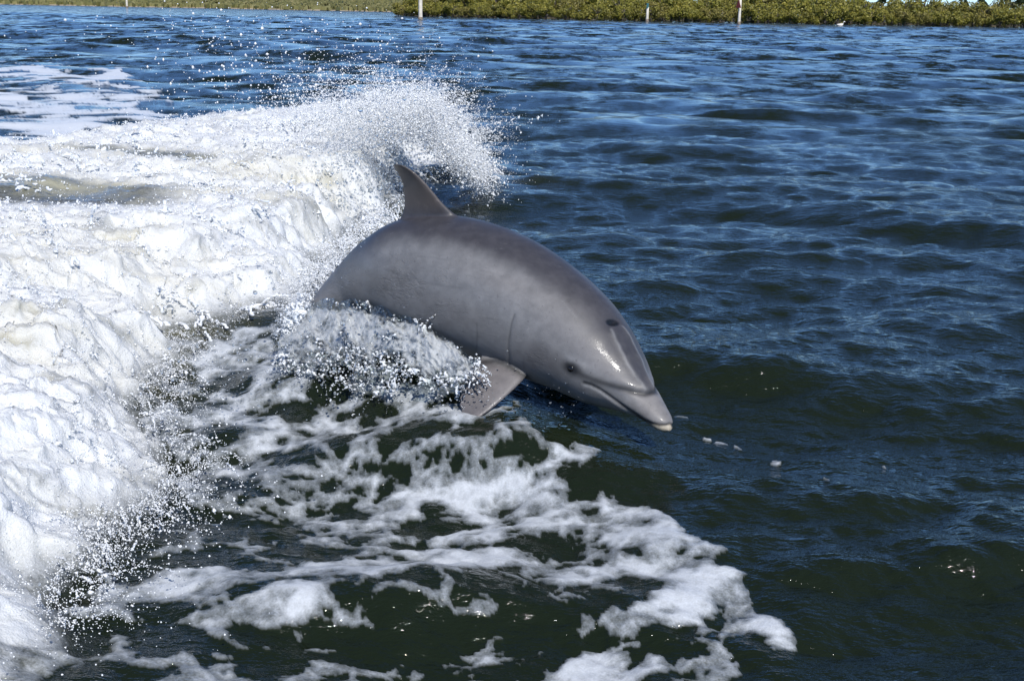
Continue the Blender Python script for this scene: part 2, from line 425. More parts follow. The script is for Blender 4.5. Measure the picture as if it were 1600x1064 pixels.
def water_material():
    t = NT('sea_water')
    v = t.coord('Object')
    vs = t.coord('Object', (.6, 1.25, 1), (0, 0, .12))
    foam = t.attr('foam').outputs['Fac']; murk = t.attr('murk').outputs['Fac']; far = t.attr('far').outputs['Fac']; heap = t.attr('heap').outputs['Fac']
    # small ripples near the boat as relief, and as tilted facets where they are too far off to be relief
    n1 = t.noise(vs, 30, 3, .62); n2 = t.noise(vs, 9, 3, .55)
    n0 = t.noise(vs, 75, 2, .55)
    b = t.bump(n0, .5, .003)
    b = t.bump(n1, 1.0, .010, b)
    b = t.bump(n2, .55, .026, b)
    def facets(scale, vec):
        nd = t.n('ShaderNodeTexNoise'); t.put(nd.inputs['Vector'], vec); nd.inputs['Scale'].default_value = scale; nd.inputs['Detail'].default_value = 4; nd.inputs['Roughness'].default_value = .62
        q = t.n('ShaderNodeVectorMath', operation='SUBTRACT'); t.put(q.inputs[0], nd.outputs['Color']); q.inputs[1].default_value = (.5, .5, .5); return q.outputs[0]
    f1 = facets(1.2, t.coord('Object', (1.0, .8, 1))); f2 = facets(.42, t.coord('Object', (1.0, .8, 1), (0, 0, .2)))
    f3 = facets(6.5, t.coord('Object', (1.0, .9, 1), (0, 0, -.2)))
    mf = t.n('ShaderNodeVectorMath', operation='MULTIPLY_ADD'); t.put(mf.inputs[0], f3); mf.inputs[1].default_value = (.55, .8, 0); t.put(mf.inputs[2], f2)
    sm = t.n('ShaderNodeVectorMath', operation='MULTIPLY_ADD'); t.put(sm.inputs[0], mf.outputs[0]); sm.inputs[1].default_value = (.8, 1.2, 0); 
    ml = t.n('ShaderNodeVectorMath', operation='MULTIPLY'); t.put(ml.inputs[0], f1); ml.inputs[1].default_value = (1.5, 2.5, 0); t.put(sm.inputs[2], ml.outputs[0])
    sc = t.n('ShaderNodeVectorMath', operation='SCALE'); t.put(sc.inputs[0], sm.outputs[0]); t.put(sc.inputs['Scale'], far)
    ad = t.n('ShaderNodeVectorMath', operation='ADD'); t.put(ad.inputs[0], b); t.put(ad.inputs[1], sc.outputs[0])
    nz = t.n('ShaderNodeVectorMath', operation='NORMALIZE'); t.put(nz.inputs[0], ad.outputs[0]); b = nz.outputs[0]
    deep = t.mixc(murk, (.0095, .0140, .0058), (.34, .325, .225))
    wsh = t.bsdf(Base_Color=deep, Roughness=t.math('ADD', .05, t.math('MULTIPLY', far, .06)), IOR=1.333, Normal=b)
    # foam
    g1 = t.noise(v, 42, 4, .65); g2 = t.noise(v, 160, 2, .6)
    grain = t.math('ADD', t.math('MULTIPLY', t.math('SUBTRACT', g1, .5), 1.0), t.math('MULTIPLY', t.math('SUBTRACT', g2, .5), .7))
    part = t.math('SUBTRACT', 1.0, t.math('ABSOLUTE', t.math('SUBTRACT', t.math('MULTIPLY', foam, 2.0), 1.0)), clamp=True)
    cov = t.mapr(t.math('ADD', foam, t.math('MULTIPLY', grain, t.math('ADD', .06, t.math('MULTIPLY', part, .75)))), .10, .98, smooth=False)
    hb = t.math('ADD', t.math('MULTIPLY', g1, .9), t.math('MULTIPLY', g2, .35))
    fb = t.bump(hb, t.math('ADD', .22, t.math('MULTIPLY', heap, .62)), .015)
    white = t.mixc(murk, (.76, .775, .78), (.63, .605, .50))
    thin = t.mixc(heap, t.mixc(t.mapr(foam, .25, .85), (.40, .44, .49), (.70, .73, .76)), white)
    fsh = t.bsdf(Base_Color=thin, Roughness=.4, IOR=1.33, Normal=fb, Subsurface_Weight=t.math('MULTIPLY', heap, .55), Subsurface_Radius=(1.0, 1.0, .95), Subsurface_Scale=.05)
    return t.done(t.mixs(cov, wsh, fsh))
MAT_WATER = water_material()

def split_water():
    fm = heap_w[q_w].mean(1) > .5
    for name, sel, kw in (('water', ~fm, dict(kind='structure', label='dark blue green choppy water with floating lacy foam')),
                          ('breaking_wave', fm, dict(kind='stuff', label='churning white wave of the wake breaking behind the dolphin'))):
        q = q_w[sel]; used = np.unique(q); mp = np.full(len(co_w), -1); mp[used] = np.arange(len(used))
        me = np_mesh(name, co_w[used], quads=mp[q])
        for an, av in (('foam', foam_w), ('murk', murk_w), ('far', far_w), ('heap', heap_w)): vattr(me, an, av[used])
        link(name, me, MAT_WATER, **kw)
split_water()
# ------------------------------------------------------------------ far shore
def leaf_material(name, a, b, c):
    t = NT(name); at = t.attr('tone').outputs['Fac']
    col = t.mixc(t.mapr(at, 0.0, .55), a, b); col = t.mixc(t.mapr(at, .5, 1.0), col, c)
    oi = t.n('ShaderNodeObjectInfo').outputs['Random']; col = t.mixc(t.mapr(oi, .62, 1.0, 0, .55), col, tuple(q * .45 for q in b)); col = t.mixc(t.mapr(oi, .30, 0.0, 0, .4), col, (.16, .12, .045))
    return t.done(t.bsdf(Base_Color=col, Roughness=.55))
M_MANG = leaf_material('mangrove_leaves', (.065, .078, .010), (.22, .205, .024), (.36, .30, .05))
M_DARKTREE = leaf_material('cedar_leaves', (.020, .036, .012), (.045, .065, .018), (.07, .09, .03))
M_OLIVE = leaf_material('marsh_leaves', (.10, .105, .035), (.20, .19, .065), (.27, .24, .10))
def flat(name, col, rough=.7, var=.25, scale=3.0):
    t = NT(name); n = t.noise(t.coord('Object'), scale, 5, .6)
    c = t.mixc(t.mapr(n, .3, .7), tuple(q * (1 - var) for q in col), tuple(min(1, q * (1 + var)) for q in col))
    return t.done(t.bsdf(Base_Color=c, Roughness=rough))
M_TRUNK = flat('grey_bark', (.10, .085, .07)); M_MUD = flat('shore_mud', (.075, .065, .045), .8, .4, .6); M_SAND = flat('pale_shore_sand', (.33, .28, .21), .9, .2, .4)

def crown_mesh(name, seed, rx, ry, rz, n, leaf, mat, lobes=7, pointed=False):
    rg = np.random.default_rng(seed)
    cs = [(np.zeros(3), np.array([rx * .75, ry * .75, rz * .8]))]
    for i in range(lobes):
        a = rg.uniform(0, 2 * math.pi); h = rg.uniform(-.55, .75)
        c = np.array([math.cos(a) * rx * .62, math.sin(a) * ry * .62, h * rz * .75]); q = rg.uniform(.24, .44)
        cs.append((c, np.array([rx, ry, rz]) * q))
    V, T, tone = [], [], []
    for i in range(n):
        c, rad = cs[1 + rg.integers(len(cs) - 1)] if rg.random() > .08 else cs[0]
        d = rg.normal(size=3); d /= np.linalg.norm(d)
        p = c + d * rad * rg.uniform(.86, 1.06)
        if pointed: p[:2] *= max(.12, 1 - (p[2] + rz) / (2 * rz)) * 1.5
        nrm = d + rg.normal(size=3) * .55; nrm /= np.linalg.norm(nrm)
        u = np.cross(nrm, rg.normal(size=3)); u /= np.linalg.norm(u); v = np.cross(nrm, u)
        s = leaf * rg.uniform(.6, 1.5); k = len(V)
        V += [p - u * s, p + v * s * .6, p + u * s, p - v * s * .6]; T += [(k, k + 1, k + 2, k + 3)]
        tone += [float(np.clip(.45 + .25 * rg.normal() + .12 * d[2], 0, 1))] * 4
    me = np_mesh(name, np.array(V), quads=np.array(T), smooth=False); vattr(me, 'tone', np.array(tone)); me.materials.append(mat)
    return me

def tube_mesh(name, paths, seg=6):
    V, Q = [], []
    for pts in paths:
        k0 = len(V)
        for i, (x, y, z, r) in enumerate(pts):
            for j in range(seg):
                a = 2 * math.pi * j / seg; V.append((x + r * math.cos(a), y + r * math.sin(a), z))
            if i:
                for j in range(seg):
                    a, b = k0 + (i - 1) * seg + j, k0 + (i - 1) * seg + (j + 1) % seg
                    Q.append((a, b, b + seg, a + seg))
    me = np_mesh(name, np.array(V), quads=np.array(Q)); return me

def trunk_mesh(name, seed, h, r, spread):
    rg = np.random.default_rng(seed); paths = [[(0, 0, -.6, r * 1.2), (.05, .02, h * .4, r), (.0, .05, h * .8, r * .5)]]
    for i in range(6):
        a = rg.uniform(0, 6.28); paths.append([(.3 * spread * math.cos(a), .3 * spread * math.sin(a), -.6, r * .4), (.12 * spread * math.cos(a), .12 * spread * math.sin(a), h * .22, r * .4), (0, 0, h * .36, r * .4)])
        b = rg.uniform(0, 6.28); paths.append([(0, 0, h * .4, r * .6), (spread * .5 * math.cos(b), spread * .5 * math.sin(b), h * .8, r * .3)])
    me = tube_mesh(name, paths, 5); me.materials.append(M_TRUNK); return me

def make_tree(nm, label, cat, group, crown, trunk, loc, sc, rz, base):
    r = link(nm, None, label=label, cat=cat, group=group); r.location = loc; r.rotation_euler = (0, 0, rz); r.scale = sc
    c = link('crown', crown, parent=r); c.location = (0, 0, base)
    link('trunk', trunk, parent=r)
    return r

MANG = [(crown_mesh('crown', 500 + i, 1.9, 1.6, 1.35, 2300, .095, M_MANG, 13), trunk_mesh('trunk', 600 + i, 2.4, .10, 1.6)) for i in range(7)]
CEDAR = [(crown_mesh('crown', 700 + i, 1.3, 1.3, 2.0, 520, .20, M_DARKTREE, 7, i % 2 == 0), trunk_mesh('trunk', 720 + i, 3.2, .12, .8)) for i in range(3)]
SHRUB = [(crown_mesh('crown', 800 + i, 2.6, 2.2, 1.3, 420, .26, M_OLIVE, 7), trunk_mesh('trunk', 820 + i, 2.2, .10, 1.4)) for i in range(4)]

def shore_line(px):
    """waterline of the mangrove island and its bank: pixel row of the photograph"""
    return np.interp(px, [560, 622, 800, 1000, 1300, 1600, 2600], [19, 25.5, 29.5, 33.5, 38.5, 43.5, 60])
# land under the trees
def land(name, front, back, z, mat, label):
    n = len(front); V, Q = [], []
    for f, b in zip(front, back):
        V += [(f[0], f[1], -.4), (f[0] * 1.003, f[1] * 1.003, z * .55), ((f[0] + b[0]) / 2, (f[1] + b[1]) / 2, z), (b[0], b[1], z)]
    for i in range(n - 1):
        for j in range(3): a = 4 * i + j; Q.append((a, a + 4, a + 5, a + 1))
    link(name, np_mesh(name, np.array(V), quads=np.array(Q)), mat, kind='structure', label=label)
rg = np.random.default_rng(42)
xs_ = np.linspace(618, 2500, 70)
fr_ = at_z(xs_, shore_line(xs_) - .6 + .5 * np.sin(xs_ * .07)); bk_ = fr_ * np.array([1.5, 1.5, 1]) + np.array([0, 30, 0])
land('island_shore', fr_, bk_, .35, M_MUD, 'muddy bank under the mangrove trees')
n_tree = 0
for row, (dd, sc0, zz, step) in enumerate(((1.0, .80, 0, 17), (1.025, 1.0, .3, 21), (1.06, 1.16, .6, 25), (1.11, 1.35, .8, 28), (1.17, 1.5, 1.0, 34))):
    px = 622 + row * 6
    while px < 1800:
        p = at_z(px, shore_line(px)); k = rg.integers(len(MANG)); s = sc0 * rg.uniform(.6, 1.35)
        if px < 660: s *= .62 + .38 * (px - 622) / 38
        if row > 2 and px > 1335: s *= .66 - .06 * math.sin(px * .03)
        pos = (p[0] * dd, p[1] * dd + rg.uniform(-.8, .8), zz - .15)
        if row == 0: lab = 'yellow green mangrove tree at the water edge of the island, leaves down to the waterline'
        else: lab = 'yellow green mangrove tree in the rows behind the water edge of the island'
        make_tree('mangrove_tree', lab, 'mangrove', 'mangroves at the island water edge' if row == 0 else 'mangroves inland on the island', *MANG[k], pos, (s, s, s * rg.uniform(.9, 1.15)), rg.uniform(0, 6.28), 1.25)
        n_tree += 1; px += step * rg.uniform(.7, 1.3) * s
for px, h, lab in ((1300, 1.15, 'dark round cedar rising above the mangroves, tallest and widest of the dark trees'), (1376, .95, 'small dark cedar above the mangroves where the sky first shows'),
                   (1500, .9, 'slim dark cedar above the mangroves near the middle of the sky gap'), (1528, .98, 'dark cedar with twin peaks above the mangroves in the sky gap'), (1572, 1.08, 'broad dark cedar above the mangroves at the right end of the sky gap'), (1597, 1.2, 'dark cedar cut by the right edge of the photo'), (622 + 40, .8, 'low dark cedar behind the pale channel post')):
    p = at_z(px, shore_line(px)); k = rg.integers(3); f = 1.2
    o = make_tree('cedar_tree', lab, 'tree', 'dark cedars above the mangroves', *CEDAR[k], (p[0] * f, p[1] * f, .9), (h * 1.15, h * 1.15, h), rg.uniform(0, 6.28), 2.9)
# the low marsh shore on the far left
def far_line(px): return np.interp(px, [-900, 0, 300, 620, 760], [-10, 7.5, 13.2, 19.6, 22])
xl = np.linspace(-900, 700, 70)
fl = at_z(xl, far_line(xl) + .0 * xl); bl = fl * np.array([1.6, 1.6, 1])
land('marsh_shore', fl, bl, .42, M_SAND, 'pale sandy edge of the low marsh')
def marsh_grass():
    V, Q, tone = [], [], []
    for i in range(26000):
        px = rg.uniform(-420, 660); d = rg.uniform(1.001, 1.22); p = at_z(px, float(far_line(px))) * np.array([d, d, 0])
        h = rg.uniform(.6, 1.5) * (.6 + 2.2 * (d - 1) / .22) ; w = rg.uniform(.3, .8); a = rg.uniform(0, 3.14); k = len(V)
        dx, dy = math.cos(a) * w, math.sin(a) * w; z = .3 + .4 * (d - 1) / .22
        V += [(p[0] - dx, p[1] - dy, z - .2), (p[0] + dx, p[1] + dy, z - .2), (p[0] + dx * .7, p[1] + dy * .7, z + h), (p[0] - dx * .7, p[1] - dy * .7, z + h * .8)]
        Q.append((k, k + 1, k + 2, k + 3)); tone += [float(np.clip(rg.normal(.5, .25), 0, 1))] * 4
    me = np_mesh('marsh_grass', np.array(V), quads=np.array(Q), smooth=False); vattr(me, 'tone', np.array(tone))
    link('marsh_grass', me, M_OLIVE, kind='stuff', label='olive green marsh grass on the low far shore')
marsh_grass()
for i in range(110):
    px = rg.uniform(-300, 640); d = rg.uniform(1.02, 1.2); p = at_z(px, float(far_line(px))); s = rg.uniform(.6, 1.1) * (.75 + (d - 1) * 3.2)
    if px > 560: s *= .8
    make_tree('marsh_shrub', 'olive green shrub among the grass of the low far marsh', 'shrub', 'shrubs on the far marsh', *SHRUB[rg.integers(4)], (p[0] * d, p[1] * d, .3), (s, s, s * .8), rg.uniform(0, 6.28), 1.6)
for px, s, lab in ((622, 1.0, 'dark shrub at the end of the far marsh beside the mangrove island'), (606, .7, 'small dark shrub on the far marsh skyline')):
    p = at_z(px, float(far_line(px))); make_tree('dark_shrub', lab, 'shrub', None, *CEDAR[1], (p[0] * 1.15, p[1] * 1.15, .2), (s * 1.6, s, s * .7), 1.0, 2.0)

# ------------------------------------------------------------------ channel posts
M_PALE = flat('weathered_white_paint', (.74, .68, .57), .6, .12, 2.0); M_COLLAR = flat('barnacled_wood', (.22, .18, .14), .9, .3, 6)
M_GREEN = flat('faded_green_board', (.05, .16, .17), .5, .1, 3); M_RED = flat('faded_red_board', (.20, .035, .03), .5, .15, 3); M_BIRD = flat('white_feathers', (.75, .72, .66), .8, .1, 12)
def lathe(name, prof, seg=14, mat=None):
    V, Q = [], []
    for i, (r, z) in enumerate(prof):
        for j in range(seg): a = 2 * math.pi * j / seg; V.append((r * math.cos(a), r * math.sin(a), z))
        if i:
            for j in range(seg): a, b = (i - 1) * seg + j, (i - 1) * seg + (j + 1) % seg; Q.append((a, b, b + seg, a + seg))
    n = len(V); V += [(0, 0, prof[-1][1])]; T = [(n - seg + j, n - seg + (j + 1) % seg, n) for j in range(seg)]
    me = np_mesh(name, np.array(V), quads=np.array(Q), tris=np.array(T)); me.materials.append(mat) if mat else None
    return me
def post(px, py, wid_px, h, label, board=None):
    p = at_z(px, py); _, _, w = project(p[None]); w = w[0]; r = wid_px / 2 / F_PX * w
    root = link('channel_post', None, label=label, cat='post', group='channel marker posts'); root.location = (p[0], p[1], 0)
    link('shaft', lathe('shaft', [(r * 1.05, .35), (r, .6), (r * .98, h * .5), (r * .96, h - .04), (r * .8, h)], 14, M_PALE), parent=root)
    link('waterline_collar', lathe('waterline_collar', [(r * 1.15, -1.2), (r * 1.25, .1), (r * 1.12, .36), (r * 1.0, .37)], 14, M_COLLAR), parent=root)  # darker wood collar at the waterline
    return root, r, w
post(657, 32.5, 6.2, 4.6, 'thick pale channel post in front of the start of the mangroves, nearest of the posts')
post(198.5, 12.5, 3.2, 4.2, 'pale channel post before the low far marsh')
post(361, 11.5, 2.2, 1.6, 'tiny pale channel post on the far marsh edge')
r1_, r_, w_ = post(1011, 34.5, 4.2, 1.9, 'pale channel post with a blue green board at its top')
def box(name, sx, sy, sz, mat):
    v = np.array([(x, y, z) for x in (-sx, sx) for y in (-sy, sy) for z in (-sz, sz)], float)
    me = np_mesh(name, v, quads=np.array([(0, 1, 3, 2), (4, 6, 7, 5), (0, 4, 5, 1), (2, 3, 7, 6), (0, 2, 6, 4), (1, 5, 7, 3)]), smooth=False); me.materials.append(mat); return me
b = link('day_board', box('day_board', .22, .04, .32, M_GREEN), parent=r1_); b.location = (-.04, -r_ - .05, 2.08); b.rotation_euler = (0, 0, .9)
r2_, r_, w_ = post(1154.5, 39, 4.4, 3.05, 'pale channel post carrying a dark red triangular board')
tri = np.array([(-.42, 0, 0), (.42, 0, 0), (0, 0, .95), (-.42, .06, 0), (.42, .06, 0), (0, .06, .95)], float)
me = np_mesh('day_board', tri, quads=np.array([(0, 3, 4, 1), (1, 4, 5, 2), (2, 5, 3, 0)]), tris=np.array([(0, 1, 2), (3, 5, 4)]), smooth=False)
b = link('day_board', me, M_RED, parent=r2_); b.location = (-.24, -r_ - .02, 1.95); b.rotation_euler = (0, 0, -.9)
# a white bird swimming by the bank
def bird():
    p = at_z(1313.5, 41.0); root = link('seabird', None, label='small white seabird floating close to the mangrove bank', cat='bird'); root.location = (p[0], p[1], .0); root.scale = (1.5,) * 3
    V, Q = [], []; seg = 10
    prof = [(-.34, .10, .02), (-.26, .09, .06), (-.12, .06, .12), (.02, .06, .14), (.14, .09, .11), (.19, .18, .065), (.21, .28, .055), (.25, .34, .06), (.30, .34, .05), (.34, .33, .018), (.40, .325, .004)]
    for i, (x, z, r) in enumerate(prof):
        for j in range(seg): a = 2 * math.pi * j / seg; V.append((x, r * math.cos(a), z + r * math.sin(a)))
        if i:
            for j in range(seg): a, c = (i - 1) * seg + j, (i - 1) * seg + (j + 1) % seg; Q.append((a, c, c + seg, a + seg))
    link('body', np_mesh('body', np.array(V), quads=np.array(Q)), M_BIRD, parent=root); 
bird()
# ------------------------------------------------------------------ the dolphin
# stations along the body from the tip of the beak: centre in px, distance, half extent in px across, roll towards the viewer (deg), width / height
ST = [(1044.0, 669.5, 4.340, 5.0, 34, 1.3), (1042.5, 667, 4.345, 10.0, 34, 1.3), (1036, 659, 4.36, 15.5, 34, 1.35), (1024, 646.5, 4.385, 20.5, 34, 1.35), (1008, 630, 4.42, 27, 34, 1.35),
      (997, 619.5, 4.44, 33, 34, 1.25), (984, 608, 4.465, 42, 34, 1.15), (968, 593.5, 4.50, 54, 34, 1.1), (950, 578, 4.535, 65, 34, 1.06), (927, 557.5, 4.575, 75, 33, 1.03), (893, 529.5, 4.635, 86.5, 31, 1.0),
      (845, 499, 4.72, 97, 27, 1.0), (785, 468.5, 4.82, 105, 22, .98), (715, 443, 4.92, 104, 16, .96), (650, 433, 5.02, 94, 12, .94), (602, 440, 5.10, 74, 10, .92), (560, 458, 5.18, 53, 9, .90),
      (522, 485, 5.22, 38, 9, .86), (494, 522, 5.24, 30, 9, .84), (476, 570, 5.26, 26, 9, .9), (470, 625, 5.30, 22, 9, 1.0)]
def catmull(A, ts):
    A = np.asarray(A, float); n = len(A); i = np.clip(np.floor(ts).astype(int), 0, n - 2); f = (ts - i)[:, None]
    p0 = A[np.maximum(i - 1, 0)]; p1 = A[i]; p2 = A[i + 1]; p3 = A[np.minimum(i + 2, n - 1)]
    return .5 * (2 * p1 + (p2 - p0) * f + (2 * p0 - 5 * p1 + 4 * p2 - p3) * f ** 2 + (3 * p1 - p0 - 3 * p2 + p3) * f ** 3)
NR, NA = 420, 176
ts_ = np.linspace(0, len(ST) - 1, NR)
st = catmull(ST, ts_)
CEN = at_d(st[:, 0], st[:, 1], st[:, 2])
EXT = st[:, 3] * st[:, 2] / F_PX
PHI = np.radians(st[:, 4]); ASP = st[:, 5]
TAN = np.gradient(CEN, axis=0)
for _ in range(3): TAN[1:-1] = (TAN[:-2] + TAN[1:-1] * 2 + TAN[2:]) / 4
TAN /= np.linalg.norm(TAN, axis=1)[:, None]                       # runs from the beak to the tail
VIEW = CEN - C0; VIEW /= np.linalg.norm(VIEW, axis=1)[:, None]
UU = np.cross(VIEW, TAN); UU /= np.linalg.norm(UU, axis=1)[:, None]
UU *= np.sign(UU @ np.array([.4, -.2, 1.0]))[:, None]
VV = np.cross(TAN, UU); VV *= np.sign(-(VV * VIEW).sum(1))[:, None]  # towards the viewer
UP = UU * np.cos(PHI)[:, None] + VV * np.sin(PHI)[:, None]
SIDE = -UU * np.sin(PHI)[:, None] + VV * np.cos(PHI)[:, None]
RA = EXT / np.sqrt(np.cos(PHI) ** 2 + (ASP * np.sin(PHI)) ** 2); RB = RA * ASP
def body_point(i, th, k=1.0):
    return CEN[i] + k * (RA[i] * math.cos(th) * UP[i] + RB[i] * math.sin(th) * SIDE[i])

def dolphin_mesh():
    th = np.linspace(0, 2 * np.pi, NA, endpoint=False)
    c = np.cos(th)[None, :, None]; s = np.sin(th)[None, :, None]
    P = CEN[:, None] + RA[:, None, None] * c * UP[:, None] + RB[:, None, None] * s * SIDE[:, None]
    V = P.reshape(-1, 3); idx = np.arange(NR * NA).reshape(NR, NA)
    q = np.stack([idx[:-1], np.roll(idx[:-1], -1, 1), np.roll(idx[1:], -1, 1), idx[1:]], -1).reshape(-1, 4)
    n = len(V); V = np.concatenate([V, [CEN[0] - TAN[0] * .012, CEN[-1] + TAN[-1] * .02]])
    t0 = [(idx[0, (j + 1) % NA], idx[0, j], n) for j in range(NA)]; t1 = [(idx[-1, j], idx[-1, (j + 1) % NA], n + 1) for j in range(NA)]
    return V, q, np.array(t0 + t1)

def foil(lead, trail, axis_t, thick, flare):
    """a fin: rows of leading and trailing edge points, root first; ellipse-like section with a fine trailing edge"""
    V = []; m = 28; rows = len(lead)
    for r in range(rows):
        L, T = lead[r], trail[r]
        for j in range(m):
            a = 2 * math.pi * j / m; u = .5 - .5 * math.cos(a)               # 0 at the leading edge
            prof = math.sin(a) * (1 - .55 * u) * 1.25
            V.append(L + (T - L) * u + axis_t[r] * prof * (thick[r] + flare[r]))
    idx = np.arange(rows * m).reshape(rows, m)
    q = np.stack([idx[:-1], np.roll(idx[:-1], -1, 1), np.roll(idx[1:], -1, 1), idx[1:]], -1).reshape(-1, 4)
    V = np.array(V); n = len(V); V = np.concatenate([V, [V[:m].mean(0), V[-m:].mean(0)]])
    t = [(idx[0, (j + 1) % m], idx[0, j], n) for j in range(m)] + [(idx[-1, j], idx[-1, (j + 1) % m], n + 1) for j in range(m)]
    return V, q, np.array(t)
def resample(A, n): return catmull(A, np.linspace(0, len(A) - 1, n))

def dorsal_fin():
    lead = [(752, 385), (738, 352), (712, 336), (693, 319), (676, 299), (660, 280.5), (646, 268), (634, 260.5), (624, 256.5), (617, 256)]
    trail = [(620, 385), (622, 350), (628, 332), (631, 314), (630, 297), (627, 284), (622, 273), (617, 265.5), (613.5, 260), (612.5, 257.5)]
    i = int(np.argmin(np.hypot(st[:, 0] - 690, st[:, 1] - 440))); d0 = (CEN[i] + UP[i] * RA[i] - C0) @ _F
    h = np.array([-.10, -.03, 0.02, .07, .12, .16, .195, .22, .235, .24]); dep = d0 - math.sin(PHI[i]) * h * .9
    lead = np.array(lead, float); trail = np.array(trail, float)
    # the fin leans along the back: its rear root is farther away
    L = at_d(lead[:, 0], lead[:, 1], dep - .03); T = at_d(trail[:, 0], trail[:, 1], dep + .07)
    th = np.array([.028, .024, .021, .018, .0155, .013, .011, .009, .007, .004]); fl = np.array([.03, .016, .005, .001, 0, 0, 0, 0, 0, 0])
    n = 40; L, T = resample(L, n), resample(T, n); th = resample(th[:, None], n)[:, 0]; fl = resample(fl[:, None], n)[:, 0]
    return foil(L, T, np.repeat(SIDE[i][None], n, 0), th, fl)

def pectoral_fin(mirror=False):
    lead = np.array([(838, 545), (832, 572), (820, 591), (805, 607), (788, 623), (770, 638), (752, 651), (738, 660)], float)
    trail = np.array([(770, 520), (757, 548), (744, 570), (732, 590), (722, 608), (717, 626), (719, 645), (728, 658)], float)
    i = int(np.argmin(np.hypot(st[:, 0] - 830, st[:, 1] - 490))); d0 = (body_point(i, math.radians(112)) - C0) @ _F
    dep = d0 + np.array([.16, .08, .0, -.035, -.06, -.08, -.095, -.105])
    L = at_d(lead[:, 0], lead[:, 1], dep - .02); T = at_d(trail[:, 0], trail[:, 1], dep + .03)
    n = 36; L, T = resample(L, n), resample(T, n)
    th = resample(np.array([.03, .025, .02, .016, .0135, .011, .009, .006])[:, None], n)[:, 0]
    nr = np.cross(T[8] - L[8], L[20] - L[4]); nr /= np.linalg.norm(nr); nr *= np.sign(-nr @ VIEW[i])
    if mirror:
        f = lambda P: P - 2 * ((P - CEN[i]) @ SIDE[i])[:, None] * SIDE[i]
        L, T = f(L), f(T); nr = nr - 2 * (nr @ SIDE[i]) * SIDE[i]
    return foil(L, T, np.repeat(nr[None], n, 0), th, .03 * np.exp(-np.arange(n) / 4.0))

def skin_material():
    t = NT('dolphin_skin'); v = t.coord('Object')
    col = t.attr('skin').outputs['Color']; wet = t.attr('wrinkle').outputs['Fac']
    mott = t.noise(v, 22, 5, .62); fine = t.noise(v, 140, 3, .6)
    c = t.mixc(t.mapr(mott, .3, .72), t.mixc(.80, (.0, .0, .0), col), col)
    sc = t.noise(t.coord('Object', (1, 6, 2), (.4, .8, .3)), 14, 4, .7)
    c = t.mixc(t.math('MULTIPLY', t.mapr(sc, .64, .72), .22), c, (.30, .29, .29)); c = t.mixc(t.math('MULTIPLY', t.mapr(t.noise(v, 75, 2, .5), .66, .74), .35), c, (.05, .045, .045)); c = t.mixc(t.mapr(t.noise(v, 5, 4, .6), .35, .7), t.mixc(.14, c, (.05, .055, .07)), c)
    w1 = t.noise(t.coord('Object', (1, 1, 2.2), (.2, .5, 0)), 30, 6, .7, .6)
    b = t.bump(fine, .22, .0014); b = t.bump(w1, t.math('ADD', .06, t.math('MULTIPLY', wet, .75)), .010, b); b = t.bump(mott, .06, .010, b)
    return t.done(t.bsdf(Base_Color=c, Roughness=t.mapr(mott, .3, .7, .44, .58), Specular_IOR_Level=.45, Coat_Weight=t.mapr(t.noise(v, 11, 5, .65), .42, .68, .02, .26), Coat_Roughness=.09, Normal=b, Coat_Normal=b))
M_SKIN = skin_material()
M_EYE = NT('wet_black_eye'); M_EYE = M_EYE.done(M_EYE.bsdf(Base_Color=(.006, .005, .005), Roughness=.08))

